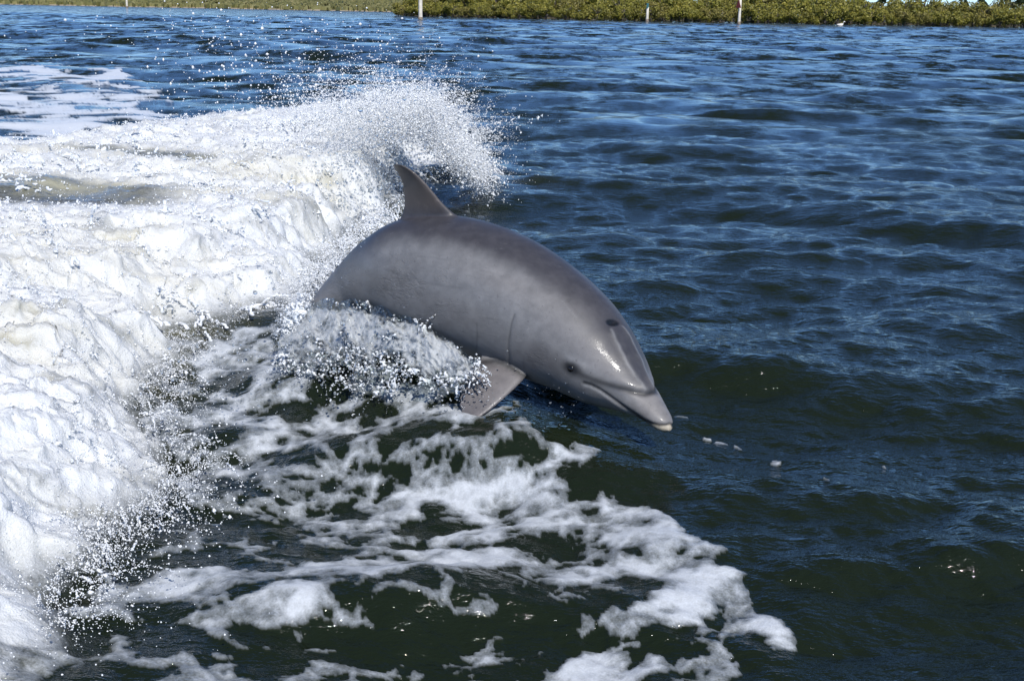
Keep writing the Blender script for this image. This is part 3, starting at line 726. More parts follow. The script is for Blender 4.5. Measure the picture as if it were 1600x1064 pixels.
def build_dolphin():
    parts = [dolphin_mesh(), dorsal_fin(), pectoral_fin(), pectoral_fin(True)]
    V, Q, T = [], [], []; o = 0
    for v, q, t in parts:
        V.append(v); Q.append(q + o); T.append(t + o); o += len(v)
    me = np_mesh('body_rough', np.concatenate(V), quads=np.concatenate(Q), tris=np.concatenate(T))
    import bmesh
    bm = bmesh.new(); bm.from_mesh(me)
    # consistent outward normals part by part
    bmesh.ops.recalc_face_normals(bm, faces=bm.faces[:]); bm.to_mesh(me); bm.free()
    tmp = bpy.data.objects.new('tmp', me); COL.objects.link(tmp)
    m = tmp.modifiers.new('r', 'REMESH'); m.mode = 'VOXEL'; m.voxel_size = .0055
    m2 = tmp.modifiers.new('s', 'SMOOTH'); m2.factor = .5; m2.iterations = 9
    dg = bpy.context.evaluated_depsgraph_get(); ev = bpy.data.meshes.new_from_object(tmp.evaluated_get(dg))
    bpy.data.objects.remove(tmp)
    ev.name = 'dolphin'
    n = len(ev.vertices); co = np.empty(n * 3, np.float32); ev.vertices.foreach_get('co', co); co = co.reshape(-1, 3).astype(float)
    nm = np.empty(n * 3, np.float32); ev.vertices.foreach_get('normal', nm); nm = nm.reshape(-1, 3).astype(float)
    # nearest ring of the spine for every vertex
    ring = np.zeros(n, int); best = np.full(n, 1e9)
    for i in range(0, NR, 3):
        d = ((co - CEN[i]) ** 2).sum(1) / max(EXT[i], .06) ** 2 * .02 + ((co - CEN[i]) @ TAN[i]) ** 2
        w = d < best; best[w] = d[w]; ring[w] = i
    rel = co - CEN[ring]; side = (rel * SIDE[ring]).sum(1); up = (rel * UP[ring]).sum(1)
    th = np.degrees(np.arctan2(np.abs(side) / RB[ring], up / RA[ring]))       # 0 on the back, 180 on the belly
    nearp = co - 2 * np.minimum(side, 0)[:, None] * SIDE[ring]                  # the far side repeats the near side
    px, py, w = project(nearp)
    face = np.ones(n)
    # ---- colours of the skin
    cape_line = [(470, 470), (545, 402), (610, 372), (690, 378), (760, 394), (830, 434), (885, 488), (918, 532), (945, 566), (975, 596), (1008, 616)]
    L_ = np.array(cape_line, float)
    # signed distance to the line, positive above (towards the back)
    d = polyline_dist(px, py, cape_line); poly = cape_line + [(1100, 616), (1100, 200), (400, 200)]
    sgn = np.where(inside_poly(px, py, poly), 1, -1)
    wob = 7 * fbm2(px * .02, py * .02, 91, 3)
    cape = sstep(-20, 16, d * sgn + wob)
    flank = np.array([.205, .204, .206]); capec = np.array([.056, .053, .059]); belly = np.array([.28, .265, .255])
    col = flank[None] * (1 - cape[:, None]) + capec[None] * cape[:, None]
    bl = sstep(102, 150, th)[:, None]; col = col * (1 - bl) + belly * bl
    # highlight band along flank and neck painted paler, darker patch before the flipper
    def blob(x, y, a, b, rot=0):
        c, s = math.cos(math.radians(rot)), math.sin(math.radians(rot)); u = (px - x) * c + (py - y) * s; v = -(px - x) * s + (py - y) * c
        return np.exp(-(u / a) ** 2 - (v / b) ** 2)[:, None]
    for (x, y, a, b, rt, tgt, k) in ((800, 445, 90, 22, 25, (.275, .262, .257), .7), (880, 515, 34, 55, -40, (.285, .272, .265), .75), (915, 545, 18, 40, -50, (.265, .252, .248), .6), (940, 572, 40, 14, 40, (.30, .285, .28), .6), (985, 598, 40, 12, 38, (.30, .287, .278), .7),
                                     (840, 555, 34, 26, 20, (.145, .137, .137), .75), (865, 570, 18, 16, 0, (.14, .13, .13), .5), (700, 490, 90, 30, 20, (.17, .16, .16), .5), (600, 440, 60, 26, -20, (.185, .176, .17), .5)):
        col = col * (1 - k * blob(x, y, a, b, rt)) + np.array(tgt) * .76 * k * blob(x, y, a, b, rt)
    head = sstep(985, 1030, px + (py - 600) * .4)[:, None]
    # beak: pale grey, cream at the tip of the lower jaw
    crease = [(893, 578), (915, 588), (940, 598), (965, 606), (990, 612), (1008, 615.5), (1019, 613)]
    below = inside_poly(px, py, crease + [(1060, 616), (1110, 720), (830, 700), (850, 575)])
    jaw = np.where(below, 1.0, 0.0)[:, None] * sstep(960, 1005, px)[:, None]
    col = col * (1 - jaw * .8) + np.array([.225, .21, .20]) * jaw * .8
    mouth = [(912, 598.5), (922, 601), (936, 608), (952, 619), (970, 632), (990, 646), (1006, 656.5), (1018, 662), (1030, 664.5), (1041, 664), (1049, 660.5)]
    under = inside_poly(px, py, mouth + [(1100, 655), (1100, 740), (860, 740), (860, 596)])
    lower = np.where(under, 1.0, 0.0)[:, None] * sstep(905, 960, px)[:, None]
    col = col * (1 - lower * .75) + np.array([.27, .25, .23]) * lower * .75
    tipc = lower * sstep(1000, 1030, px)[:, None]; col = col * (1 - tipc) + np.array([.48, .42, .32]) * tipc
    dm = polyline_dist(px, py, mouth); ln = (np.exp(-(dm / 2.1) ** 2))[:, None]; col = col * (1 - .80 * ln)
    lip = [(x + 1.5, y + 4.5) for x, y in mouth[:6]]; lp = np.exp(-(polyline_dist(px, py, lip) / 2.2) ** 2)[:, None]; col = col * (1 - .4 * lp) + .45 * .4 * lp
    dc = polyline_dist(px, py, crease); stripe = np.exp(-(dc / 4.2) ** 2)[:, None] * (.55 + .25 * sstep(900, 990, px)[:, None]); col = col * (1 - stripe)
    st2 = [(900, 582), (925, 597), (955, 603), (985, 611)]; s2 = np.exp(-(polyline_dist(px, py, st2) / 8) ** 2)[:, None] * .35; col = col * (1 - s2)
    eye = (890.5, 575.5)
    ep = blob(eye[0], eye[1], 15, 10, 35); col = col * (1 - .80 * ep); ep2 = np.clip(1.5 * blob(eye[0] + 1, eye[1] + 1, 9.5, 6.5, 35), 0, 1); col = col * (1 - .80 * ep2)
    brow = blob(900, 562, 26, 5, 30); col = col * (1 - .35 * brow) + .33 * .35 * brow
    # lines of the melon, the glint on its crease painted pale, and scars
    for pts, wd, k, tgt in (([(955, 515), (964, 535), (976, 560), (990, 585), (1008, 608)], 2.2, .45, .34), ([(962, 520), (975, 540), (992, 570), (1010, 606)], 2.5, .35, .07), ([(803, 492), (797, 515), (794, 545), (796, 570)], 1.5, .6, .06), ([(745, 505), (746, 530), (744, 548)], 1.3, .4, .06), ([(640, 425), (655, 440), (690, 446), (720, 450)], 1.6, .35, .08), ([(600, 420), (630, 430), (650, 436)], 1.4, .35, .08),
                             ([(980, 556), (988, 575), (1000, 600)], 1.4, .5, .10), ([(818, 556), (819, 575)], 1.4, .35, .07)):
        dl = np.exp(-(polyline_dist(px + 2.0 * noise2(py * .08, px * 0, 3), py, pts) / wd) ** 2)[:, None]; col = col * (1 - k * dl) + tgt * k * dl
    # old rake marks and nicks
    rk = np.random.default_rng(77)
    for (x0, y0, dx, dy, m_) in ((735, 420, 40, 12, 4), (815, 470, 30, 22, 4), (660, 400, 46, 6, 3), (880, 470, 22, 26, 3), (760, 500, 34, 4, 3), (590, 425, 30, -8, 3)):
        for q_ in range(m_):
            ox, oy = rk.uniform(-16, 16), q_ * 5.0 - 8 + rk.uniform(-2, 2); e_ = rk.uniform(.5, 1.1)
            pl = [(x0 + ox, y0 + oy), (x0 + ox + dx * e_ * .5, y0 + oy + dy * e_ * .5 + rk.uniform(-2, 2)), (x0 + ox + dx * e_, y0 + oy + dy * e_)]
            dl = np.exp(-(polyline_dist(px, py, pl) / .9) ** 2)[:, None]; kk = rk.uniform(.12, .3); col = col * (1 - kk * dl) + rk.choice([.30, .05]) * kk * dl
    bh = blob(957.5, 503.5, 8.5, 4.6, 12); rim = blob(957, 503, 14, 9, 12)
    central = (np.abs(side) < .05)[:, None] * 1.0
    # fins: brown grey, set by distance from the trunk
    out = np.sqrt((up / RA[ring]) ** 2 + (side / RB[ring]) ** 2)
    isd = (sstep(1.02, 1.25, out) * (up > 0) * (px < 800))[:, None]; col = col * (1 - isd) + np.array([.088, .075, .070]) * isd
    isp = (sstep(1.03, 1.14, out) * (up < RA[ring] * .3) * (px > 690) * (px < 870))[:, None]; col = col * (1 - isp) + np.array([.175, .160, .157]) * isp
    root = np.exp(-(polyline_dist(px, py, [(742, 572), (757, 566), (775, 564), (790, 569), (806, 578), (822, 588)]) / 5) ** 2)[:, None]; col = col * (1 - .72 * root)  # shadow line along the flipper root, painted dark into the skin colour
    col = col * (1 + .10 * fbm2(px * .05, py * .05, 63, 4)[:, None])
    # blowhole: measured straight on the skin of the crown, once
    bx, by, _ = project(co); bhd = np.exp(-(((bx - 957.5) / 9) ** 2 + ((by - 503.5) / 5) ** 2))[:, None]; facing = ((nm * (C0 - co)).sum(1) > 0)[:, None] * 1.0
    bq = sstep(1.25, .8, np.sqrt(((bx - 957.5) / 10) ** 2 + ((by - 503.5 - .15 * (bx - 957.5)) / 5.2) ** 2))[:, None]; col = col * (1 - .96 * bq * facing)
    # ---- relief
    mm = sstep(880, 960, px) * (th > 40)
    disp = -.0045 * np.exp(-(dm / 2.6) ** 2) - .006 * np.exp(-(dc / 5) ** 2) * sstep(920, 1000, px)
    disp += .004 * np.exp(-(polyline_dist(px, py, [(x, y - 11) for x, y in crease]) / 9) ** 2) * sstep(930, 1000, px)
    disp += .0035 * np.exp(-(polyline_dist(px, py, [(890, 566), (900, 566), (908, 574)]) / 6) ** 2) - .004 * np.exp(-(((px - eye[0]) / 12) ** 2 + ((py - eye[1]) / 8) ** 2))
    disp += .004 * np.exp(-(polyline_dist(px, py, [(x + 1, y + 8) for x, y in mouth]) / 6) ** 2) * sstep(930, 980, px)
    disp += -.012 * (bhd * facing)[:, 0] - .0022 * np.exp(-(polyline_dist(px, py, [(803, 492), (797, 515), (794, 545), (796, 570)]) / 3) ** 2)
    disp += .0025 * np.exp(-(polyline_dist(px, py, [(957, 520), (966, 537), (980, 562), (995, 588), (1010, 608)]) / 5) ** 2)
    co2 = co + nm * disp[:, None]
    wr = np.clip(np.exp(-(((px - 620) / 110) ** 2) - ((py - 450) / 60) ** 2) * 1.1 + .7 * np.exp(-(((px - 810) / 60) ** 2) - ((py - 560) / 30) ** 2), 0, 1) * sstep(-.05, .3, fbm2(px * .02, py * .03, 22, 3) + .15)
    col = np.where(col > .004, col, .004)
    ev.vertices.foreach_set('co', co2.astype(np.float32).ravel()); ev.update()
    ev.polygons.foreach_set('use_smooth', np.ones(len(ev.polygons), bool))
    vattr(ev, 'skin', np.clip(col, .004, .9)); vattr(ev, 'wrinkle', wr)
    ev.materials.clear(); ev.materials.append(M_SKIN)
    body = link('dolphin', ev, label='grey bottlenose dolphin leaping out of the wake beside the breaking wave', cat='dolphin')
    # the eye: a small wet ball set in its lid
    tree = kdtree.KDTree(n)
    vis = np.nonzero((np.abs(bx - 891) < 4) & (np.abs(by - 576) < 4) & facing[:, 0].astype(bool))[0]
    k = vis[np.argmin(np.hypot(bx[vis] - 891.5, by[vis] - 577))]
    import bmesh as _b
    bm = _b.new(); _b.ops.create_uvsphere(bm, u_segments=20, v_segments=12, radius=.0155); me = bpy.data.meshes.new('eye'); bm.to_mesh(me); bm.free()
    me.polygons.foreach_set('use_smooth', np.ones(len(me.polygons), bool))
    e = link('eye', me, M_EYE, parent=body); e.location = co2[k] - nm[k] * .0095
    return body, co2, nm
dolphin, DCO, DNM = build_dolphin()
# ------------------------------------------------------------------ flying water
def blob_mesh(name, pts, rad, voxel, thr=.12, adapt=.0):
    """merge many drops into one watery skin"""
    me = bpy.data.meshes.new('seed'); me.vertices.add(len(pts)); me.vertices.foreach_set('co', np.asarray(pts, np.float32).ravel())
    vattr(me, 'rad', rad); tmp = bpy.data.objects.new('seed', me); COL.objects.link(tmp)
    ng = bpy.data.node_groups.new('skin', 'GeometryNodeTree')
    ng.interface.new_socket('Geometry', in_out='INPUT', socket_type='NodeSocketGeometry'); ng.interface.new_socket('Geometry', in_out='OUTPUT', socket_type='NodeSocketGeometry')
    N = ng.nodes; gi = N.new('NodeGroupInput'); go = N.new('NodeGroupOutput'); at = N.new('GeometryNodeInputNamedAttribute'); at.data_type = 'FLOAT'; at.inputs[0].default_value = 'rad'
    mp = N.new('GeometryNodeMeshToPoints'); pv = N.new('GeometryNodePointsToVolume'); pv.resolution_mode = 'VOXEL_SIZE'; vm = N.new('GeometryNodeVolumeToMesh')
    L = ng.links.new; L(gi.outputs[0], mp.inputs['Mesh']); ra = [s for s in at.outputs if s.enabled and s.name == 'Attribute'][0]
    L(ra, mp.inputs['Radius']); L(mp.outputs[0], pv.inputs['Points']); L(ra, pv.inputs['Radius']); pv.inputs['Voxel Size'].default_value = voxel
    L(pv.outputs[0], vm.inputs['Volume']); vm.inputs['Threshold'].default_value = thr; vm.inputs['Adaptivity'].default_value = adapt; L(vm.outputs[0], go.inputs[0])
    md = tmp.modifiers.new('g', 'NODES'); md.node_group = ng
    dg = bpy.context.evaluated_depsgraph_get(); out = bpy.data.meshes.new_from_object(tmp.evaluated_get(dg)); out.name = name
    bpy.data.objects.remove(tmp); bpy.data.node_groups.remove(ng)
    out.polygons.foreach_set('use_smooth', np.ones(len(out.polygons), bool)); out.materials.clear()
    return out

OCT_V = np.array([(1, 0, 0), (-1, 0, 0), (0, 1, 0), (0, -1, 0), (0, 0, 1), (0, 0, -1)], float)
OCT_F = np.array([(0, 2, 4), (2, 1, 4), (1, 3, 4), (3, 0, 4), (2, 0, 5), (1, 2, 5), (3, 1, 5), (0, 3, 5)])
TET_V = np.array([(1, 1, 1), (1, -1, -1), (-1, 1, -1), (-1, -1, 1)], float); TET_F = np.array([(0, 1, 2), (0, 3, 1), (0, 2, 3), (1, 3, 2)])
_g = (1 + 5 ** .5) / 2
ICO_V = np.array([(-1, _g, 0), (1, _g, 0), (-1, -_g, 0), (1, -_g, 0), (0, -1, _g), (0, 1, _g), (0, -1, -_g), (0, 1, -_g), (_g, 0, -1), (_g, 0, 1), (-_g, 0, -1), (-_g, 0, 1)]) / math.hypot(1, _g)
ICO_F = np.array([(0, 11, 5), (0, 5, 1), (0, 1, 7), (0, 7, 10), (0, 10, 11), (1, 5, 9), (5, 11, 4), (11, 10, 2), (10, 7, 6), (7, 1, 8), (3, 9, 4), (3, 4, 2), (3, 2, 6), (3, 6, 8), (3, 8, 9), (4, 9, 5), (2, 4, 11), (6, 2, 10), (8, 6, 7), (9, 8, 1)])
def drop_mesh(name, pts, rad, base='oct', stretch=None):
    bv, bf = {'oct': (OCT_V, OCT_F), 'ico': (ICO_V, ICO_F), 'tet': (TET_V, TET_F)}[base]
    n = len(pts); q = RNG.uniform(.75, 1.3, (n, 1, 3)) * rad[:, None, None]
    V = pts[:, None] + bv[None] * q
    F = bf[None] + (np.arange(n) * len(bv))[:, None, None]
    return np_mesh(name, V.reshape(-1, 3), tris=F.reshape(-1, 3))

def froth_material(name, glass):
    t = NT(name); v = t.coord('Object'); n = t.noise(v, 30, 3, .6); n2 = t.noise(v, 90, 2, .5)
    b = t.bump(n2, .3, .006)
    w = t.bsdf(Base_Color=t.mixc(t.mapr(n, .3, .7), (.70, .74, .78), (.86, .87, .87)), Roughness=.25, IOR=1.33, Normal=b, Subsurface_Weight=.4, Subsurface_Radius=(1, 1, 1), Subsurface_Scale=.02)
    if glass <= 0: return t.done(w)
    g = t.bsdf(Base_Color=(.93, .96, .97), Roughness=.03, IOR=1.333, Transmission_Weight=1.0, Normal=b)
    return t.done(t.mixs(t.mapr(n, .62 - glass * .4, .80 - glass * .4), w, g))
M_FROTH = froth_material('white_froth', 0.0); M_SHEET = froth_material('splash_thread_water', .36); M_DROP = NT('spray_drops'); M_DROP = M_DROP.done(M_DROP.bsdf(Base_Color=(.93, .945, .95), Roughness=.5, Specular_IOR_Level=.3))
M_CLEAR = NT('clear_drops'); M_CLEAR = M_CLEAR.done(M_CLEAR.bsdf(Base_Color=(.9, .94, .95), Roughness=.02, IOR=1.333, Transmission_Weight=.85))

heap_i = np.nonzero((heap_w > .6) & (co_w[:, 1] > 1.5))[0]
HP = co_w[heap_i]; hpx, hpy, hw = project(HP)
vis = (hpx > -60) & (hpx < 1660) & (hpy > 60) & (hpy < 1120)
heap_i, HP, hpx, hpy, hw = heap_i[vis], HP[vis], hpx[vis], hpy[vis], hw[vis]
WT = 1.0 / np.maximum(1, hw) ** 0; 
def surf_z(x, y):
    """height of the white heap near a point (coarse)"""
    return heap_height(np.atleast_1d(x), np.atleast_1d(y))

def ligaments(bases, dirs, n_each, speed, r0, jit, grav=4.0, tmax=.28):
    """short curved jets of drops thrown from the given points"""
    P, Rr = [], []
    for b, d in zip(bases, dirs):
        m = int(n_each * RNG.uniform(.5, 1.5)); sp = speed * RNG.uniform(.35, 1.15); tt = np.sort(RNG.uniform(0, tmax, m)) * RNG.uniform(.5, 1)
        side = RNG.normal(size=3) * .35
        p = b + tt[:, None] * (d * sp) + (tt ** 2)[:, None] * (np.array([0, 0, -grav]) + side * 3) + RNG.normal(size=(m, 3)) * jit * (0.4 + tt[:, None] / tmax)
        P.append(p); Rr.append(r0 * RNG.uniform(.45, 1.2, m) * (1 - .6 * tt / tmax))
    return np.concatenate(P), np.concatenate(Rr)

# --- froth on the heap: clumps where a noise says so
def build_froth():
    w = np.ones(len(HP)) * hw ** 1.0                                     # even over area in the picture of the wave
    nz = fbm2(HP[:, 0] * 3.2, HP[:, 1] * 3.2, 901, 3); nz2 = fbm2(HP[:, 0] * 11, HP[:, 1] * 11, 911, 2)
    mk = murk_w[heap_i]; ok = foam_w[heap_i] > .5
    NF = 9000
    w = w * sstep(.12, .5, nz + .6 * nz2) * np.where(ok, 1, .03) * (1 - .55 * mk); w /= w.sum()
    k = RNG.choice(len(HP), NF, p=w)
    up = np.abs(RNG.normal(size=NF)) * .012
    P = HP[k] + RNG.normal(size=(NF, 3)) * .007; P[:, 2] += up
    R = .0052 * RNG.uniform(.5, 1.6, NF) * np.clip(hw[k] / 6.0, .75, 1.3)
    # jets off the crest, the front and the toe
    cr = resample(crest_w[2:], 500); a = cr[RNG.integers(0, 500, 330)] + RNG.normal(size=(330, 3)) * [.12, .15, .03]
    da = np.array([.45, -.1, 1.0]) + RNG.normal(size=(330, 3)) * [.4, .4, .25]
    px_, _, _ = project(a); amp = .30 + .65 * sstep(380, 640, px_)
    p1, r1 = ligaments(a, da * amp[:, None], 40, 2.2, .0075, .008)
    ce = resample(crest_w[9:16], 200); a2 = ce[RNG.integers(0, 200, 420)] + RNG.normal(size=(420, 3)) * [.10, .16, .06]; a2[:, 2] -= .05
    p4, r4 = ligaments(a2, np.array([.25, 0, 1.0]) + RNG.normal(size=(420, 3)) * [.35, .4, .2], 50, 1.15, .0075, .012)
    te = resample(toe_w[:-1], 700); b = te[RNG.integers(0, 700, 400)] + RNG.normal(size=(400, 3)) * [.10, .10, .02]; b[:, 2] += .03
    db = np.array([.75, -.55, .65]) + RNG.normal(size=(400, 3)) * [.45, .45, .3]
    p2, r2 = ligaments(b, db, 60, .75, .0036, .0028, tmax=.22)
    m = RNG.choice(len(HP), 420, p=w); dm = np.array([.4, -.5, .8]) + RNG.normal(size=(420, 3)) * .4
    p3, r3 = ligaments(HP[m], dm, 34, 1.0, .0062, .005)
    ta = np.array([(450, 512, 5.12), (462, 498, 5.10), (472, 484, 5.10), (478, 470, 5.2)]); tp = resample(ta, 60)[RNG.integers(0, 60, 130)]; tb = at_d(tp[:, 0] + RNG.normal(size=130) * 7, tp[:, 1] + RNG.normal(size=130) * 8, tp[:, 2])
    p5, r5 = ligaments(tb, np.array([-.25, -.1, .8]) + RNG.normal(size=(130, 3)) * .3, 36, .55, .0045, .006)
    P = np.concatenate([P, p1, p2, p3, p4, p5]); R = np.concatenate([R, r1, r2, r3, r4, r5])
    _, _, wd = project(P); R = R * np.clip(wd / 5.5, .55, 1.25); keep_ = wd > 3.35; P, R, wd = P[keep_], R[keep_], wd[keep_]; near = wd < 5.6
    for sel, vox in ((near, .0043), (~near, .0125)):
        me = blob_mesh('wave_froth', P[sel], np.maximum(R[sel], vox * .72), vox)
        link('wave_froth', me, M_FROTH, kind='stuff', label='clumps and jets of white froth thrown up by the breaking wave')
build_froth()

# --- plume at the far end of the wave and drops in the air
def build_spray():
    P, R = [], []
    def cloud(n, px, py, sx, sy, dep, sd, r, tilt=0.0):
        u = RNG.normal(size=n) * sx; v = RNG.normal(size=n) * sy
        X = px + u; Y = py + v + tilt * u; d = dep + RNG.normal(size=n) * sd
        P.append(at_d(X, Y, d)); R.append(r * np.exp(RNG.normal(size=n) * .45) * d / 9.0)
    cloud(2200, 640, 185, 38, 20, 9.4, .25, .0034); cloud(1300, 600, 190, 60, 20, 9.3, .3, .0031); cloud(900, 655, 165, 24, 14, 9.4, .2, .0033); cloud(420, 640, 142, 42, 14, 9.4, .25, .0030)
    cloud(2200, 715, 240, 26, 20, 9.8, .25, .0042, .7); cloud(500, 745, 255, 16, 20, 9.8, .2, .0042); cloud(700, 690, 215, 26, 20, 9.6, .25, .0040, .6)
    cloud(1600, 520, 180, 70, 20, 9.4, .4, .0036); cloud(900, 560, 130, 85, 32, 9.3, .5, .0034); cloud(420, 480, 120, 120, 45, 9.2, .8, .0038); cloud(260, 420, 90, 130, 45, 9.2, .9, .0042); cloud(120, 430, 45, 110, 25, 9.0, .9, .0040)
    cloud(150, 330, 140, 90, 50, 8.5, .8, .0045); cloud(60, 220, 60, 120, 40, 8.2, .8, .0040); cloud(130, 780, 250, 30, 40, 9.6, .3, .0036)
    cloud(1700, 520, 400, 34, 16, 6.3, .25, .0034, -.75); cloud(700, 590, 345, 24, 12, 7.0, .2, .0036, -.3); cloud(900, 480, 445, 26, 16, 5.8, .15, .0032)
    # drops skipping over the heap
    k = RNG.integers(0, len(HP), 3500); q = HP[k] + np.abs(RNG.normal(size=(3500, 3))) * [.02, .02, .05]; P.append(q); R.append(.0020 * np.exp(RNG.normal(size=3500) * .45) * np.clip(hw[k] / 6, .7, 1.5))
    te = resample(toe_w[:-2], 900)[RNG.integers(0, 900, 4200)]; te = te + np.abs(RNG.normal(size=te.shape)) * [.16, -.12, .05] + RNG.normal(size=te.shape) * [.05, .05, .0]; P.append(te); R.append(.0019 * np.exp(RNG.normal(size=4200) * .5))
    Pn, Rn = np.concatenate(P), np.concatenate(R)
    ok = Pn[:, 2] > .0
    link('spray_droplets', drop_mesh('spray_droplets', Pn[ok], Rn[ok]), M_DROP, kind='stuff', label='white spray droplets flying off the breaking wave')
    # the finest spray, seen as mist
    P.clear(); R.clear()
    ce = resample(crest_w[9:17], 300); ab = ce[RNG.integers(0, 300, 520)] + RNG.normal(size=(520, 3)) * [.08, .2, .06]; ab[:, 2] -= .04
    ap, ar = ligaments(ab, np.array([.35, 0, 1.0]) + RNG.normal(size=(520, 3)) * [.45, .4, .25], 46, 2.1, .0040, .012, tmax=.30); P.append(ap); R.append(np.maximum(ar, .0014))
    cloud(7000, 632, 192, 42, 20, 9.45, .28, .0022); cloud(9000, 575, 195, 60, 20, 9.4, .3, .0022); cloud(6000, 652, 172, 24, 16, 9.45, .2, .0022); cloud(6000, 712, 240, 26, 18, 9.7, .22, .0023, .65); cloud(3000, 738, 254, 16, 14, 9.8, .2, .0022, .5); cloud(2500, 560, 150, 60, 26, 9.4, .4, .0021)
    k = RNG.choice(len(HP), 22000, p=hw / hw.sum()); k = k[foam_w[heap_i][k] > .6]; P.append(HP[k] + RNG.normal(size=(len(k), 3)) * .006 + np.array([0, 0, 1.0]) * np.abs(RNG.normal(size=(len(k), 1))) * .016); R.append(.0016 * np.exp(RNG.normal(size=len(k)) * .4) * np.clip(hw[k] / 5, .6, 1.5))
    tb = resample(toe_w[:-2], 900)[RNG.integers(0, 900, 480)] + RNG.normal(size=(480, 3)) * [.07, .07, .02]; tb[:, 2] += .02
    ap, ar = ligaments(tb, np.array([.7, -.4, .8]) + RNG.normal(size=(480, 3)) * [.5, .5, .3], 46, .95, .0019, .007, tmax=.24); P.append(ap); R.append(ar)
    te = resample(toe_w[:-2], 900)[RNG.integers(0, 900, 7000)]; te = te + np.abs(RNG.normal(size=te.shape)) * [.10, -.08, .05] + RNG.normal(size=te.shape) * [.05, .05, .0]; P.append(te); R.append(.0011 * np.exp(RNG.normal(size=7000) * .4))
    cloud(2500, 505, 420, 34, 18, 6.0, .2, .0020, -.75)
    Pn, Rn = np.concatenate(P), np.concatenate(R); ok = Pn[:, 2] > .0
    link('spray_mist', drop_mesh('spray_mist', Pn[ok], Rn[ok], 'tet'), M_DROP, kind='stuff', label='fine white mist hanging round the crest of the breaking wave')
    # bigger clear drops
    P.clear(); R.clear()
    k = RNG.integers(0, len(HP), 120); P.append(HP[k] + np.abs(RNG.normal(size=(120, 3))) * [.03, .03, .07]); R.append(.0045 * np.exp(RNG.normal(size=120) * .4) * np.clip(hw[k] / 6, .6, 1.4))
    cloud(900, 590, 250, 50, 40, 8.3, .2, .0052); cloud(500, 600, 560, 80, 35, 4.75, .12, .0052); cloud(50, 730, 640, 60, 22, 4.42, .1, .0030); cloud(160, 480, 540, 60, 50, 4.9, .2, .0052); cloud(60, 860, 630, 40, 30, 4.4, .1, .0030); cloud(260, 330, 590, 70, 50, 4.6, .2, .0050); cloud(40, 600, 430, 60, 40, 4.85, .02, .0026)
    Pn, Rn = np.concatenate(P), np.concatenate(R); ok = Pn[:, 2] > .02
    me = drop_mesh('clear_droplets', Pn[ok], Rn[ok], 'ico'); link('clear_droplets', me, M_CLEAR, kind='stuff', label='clear water droplets glinting in front of the white water')
build_spray()

# --- the torn sheet of water along the flank of the dolphin
def sheet_material():
    t = NT('splash_sheet_water'); v = t.coord('Object'); cv = t.attr('white').outputs['Fac']
    n = t.noise(v, 55, 4, .65); n2 = t.noise(v, 130, 3, .6); n3 = t.noise(v, 22, 3, .6)
    b = t.bump(n3, .6, .02); b = t.bump(n, .8, .010, b); b = t.bump(n2, .6, .004, b)
    w = t.bsdf(Base_Color=(.64, .655, .66), Roughness=.35, IOR=1.33, Normal=b)
    # a film thin enough to see through without bending what lies behind it
    tr = t.n('ShaderNodeBsdfTransparent'); tr.inputs[0].default_value = (.90, .93, .92, 1); gl = t.n('ShaderNodeBsdfGlossy'); gl.inputs['Roughness'].default_value = .06; t.put(gl.inputs['Normal'], b)
    fr = t.n('ShaderNodeFresnel'); fr.inputs['IOR'].default_value = 1.333; t.put(fr.inputs['Normal'], b)
    g = t.mixs(t.math('MULTIPLY', fr.outputs[0], .38), tr.outputs[0], gl.outputs[0])
    f = t.mapr(t.math('ADD', cv, t.math('MULTIPLY', t.math('SUBTRACT', n, .5), 1.3)), .25, .95)
    return t.done(t.mixs(t.math('MULTIPLY', f, .62), g, w))
M_SHEET2 = sheet_material()
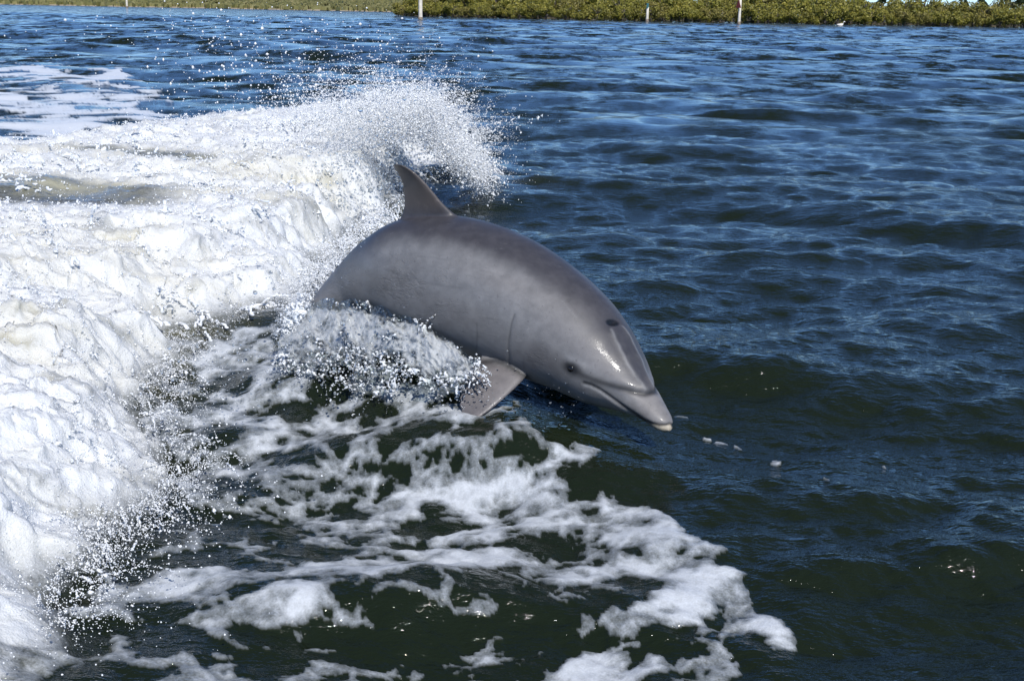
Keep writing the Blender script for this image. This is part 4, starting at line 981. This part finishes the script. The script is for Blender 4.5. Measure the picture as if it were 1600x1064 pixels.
def build_sheet():
    top = np.array([(440, 505, 5.24), (490, 474, 5.13), (530, 469, 5.03), (580, 478, 4.92), (640, 497, 4.80), (690, 525, 4.70), (735, 553, 4.60), (765, 572, 4.54)], float)
    bot = np.array([(430, 575, 5.02), (490, 590, 4.92), (540, 602, 4.80), (590, 618, 4.70), (640, 606, 4.64), (690, 614, 4.56), (725, 616, 4.50), (750, 616, 4.49)], float)
    def at(u, v, thick=0.0):
        q = catmull(top, u * 7) * (1 - v)[:, None] + catmull(bot, u * 7) * v[:, None]
        x = u * 1.1; y = v * .36
        ed = fbm2(u * 7, v * 0 + 2, 951, 3)
        l1 = 1 - np.abs(noise2(x * 11 + .5 * noise2(x * 9, y * 9, 5), y * 13, 961)) * 2.6; l2 = 1 - np.abs(noise2(x * 30, y * 30, 971)) * 2.4
        dens = .58 + .34 * l1 + .26 * l2 - .80 * sstep(.38, 1.0, v + .45 * ed) - .45 * (1 - sstep(0, .16, v + .14 * ed + .05 * l2)) + .30 * noise2(x * 4, y * 4, 981) - .9 * sstep(.82, .97, u)
        bulge = .05 * np.sin(np.pi * np.clip(v, 0, 1)) * (1 - .5 * u) + .03 * noise2(x * 6, y * 6, 991) + .020 * noise2(x * 17, y * 17, 993) + .008 * noise2(x * 50, y * 50, 995) + .018
        P = at_d(q[:, 0], q[:, 1], q[:, 2] - bulge + thick); P[:, 2] += .03 * noise2(x * 8, y * 8, 997) + .014 * noise2(x * 24, y * 24, 998)
        return P, dens
    nu, nv = 360, 140
    U, Vg = np.meshgrid(np.linspace(0, 1, nu), np.linspace(-.02, 1, nv), indexing='ij'); U, Vg = U.ravel(), Vg.ravel()
    Pf, dens = at(U, np.maximum(Vg, -.02)); Pb, _ = at(U, Vg, .006)
    idx = np.arange(nu * nv).reshape(nu, nv)
    q = np.stack([idx[:-1, :-1], idx[1:, :-1], idx[1:, 1:], idx[:-1, 1:]], -1).reshape(-1, 4)
    q = q[dens[q].mean(1) > .30]
    e = np.concatenate([q[:, [0, 1]], q[:, [1, 2]], q[:, [2, 3]], q[:, [3, 0]]])
    key = np.sort(e, 1); key = key[:, 0] * (nu * nv) + key[:, 1]; _, inv, cnt = np.unique(key, return_inverse=True, return_counts=True)
    rim = e[cnt[inv] == 1]; N0 = nu * nv
    allq = np.concatenate([q, q[:, ::-1] + N0, np.stack([rim[:, 1], rim[:, 0], rim[:, 0] + N0, rim[:, 1] + N0], -1)])
    V = np.concatenate([Pf, Pb]); D = np.concatenate([dens, dens])
    used = np.unique(allq); mp = np.full(len(V), -1); mp[used] = np.arange(len(used))
    me = np_mesh('flank_splash', V[used], quads=mp[allq]); vv = np.concatenate([Vg, Vg])[used]; vattr(me, 'white', np.clip((D[used] - .30) * 1.1 + .06, 0, 1) * sstep(-.06, .17, vv + .10 * noise2(V[used][:, 0] * 14, V[used][:, 2] * 14, 5)))
    link('flank_splash', me, M_SHEET2, kind='stuff', label='torn sheet of clear water splashing along the flank of the dolphin')
    # beads and threads torn off its rim
    n = 26000; u = RNG.uniform(0, 1, n); v = RNG.uniform(0, 1, n); P, dn = at(u, v)
    keep = (dn > .12) & (dn < .62) & (RNG.uniform(0, 1, n) < .13); P = P[keep] + RNG.normal(size=(keep.sum(), 3)) * .006; R = .0042 * RNG.uniform(.6, 1.5, len(P))
    bs = P[RNG.integers(0, len(P), 130)]; ds = np.array([.15, -.55, .35]) + RNG.normal(size=(130, 3)) * .5
    p2, r2 = ligaments(bs, ds, 26, .7, .0048, .003, tmax=.2)
    me = blob_mesh('flank_drops', np.concatenate([P, p2]), np.maximum(np.concatenate([R, r2]), .0036), .0042)
    link('flank_drops', me, M_SHEET, kind='stuff', label='threads and beads of water torn off the splash along the flank')
build_sheet()
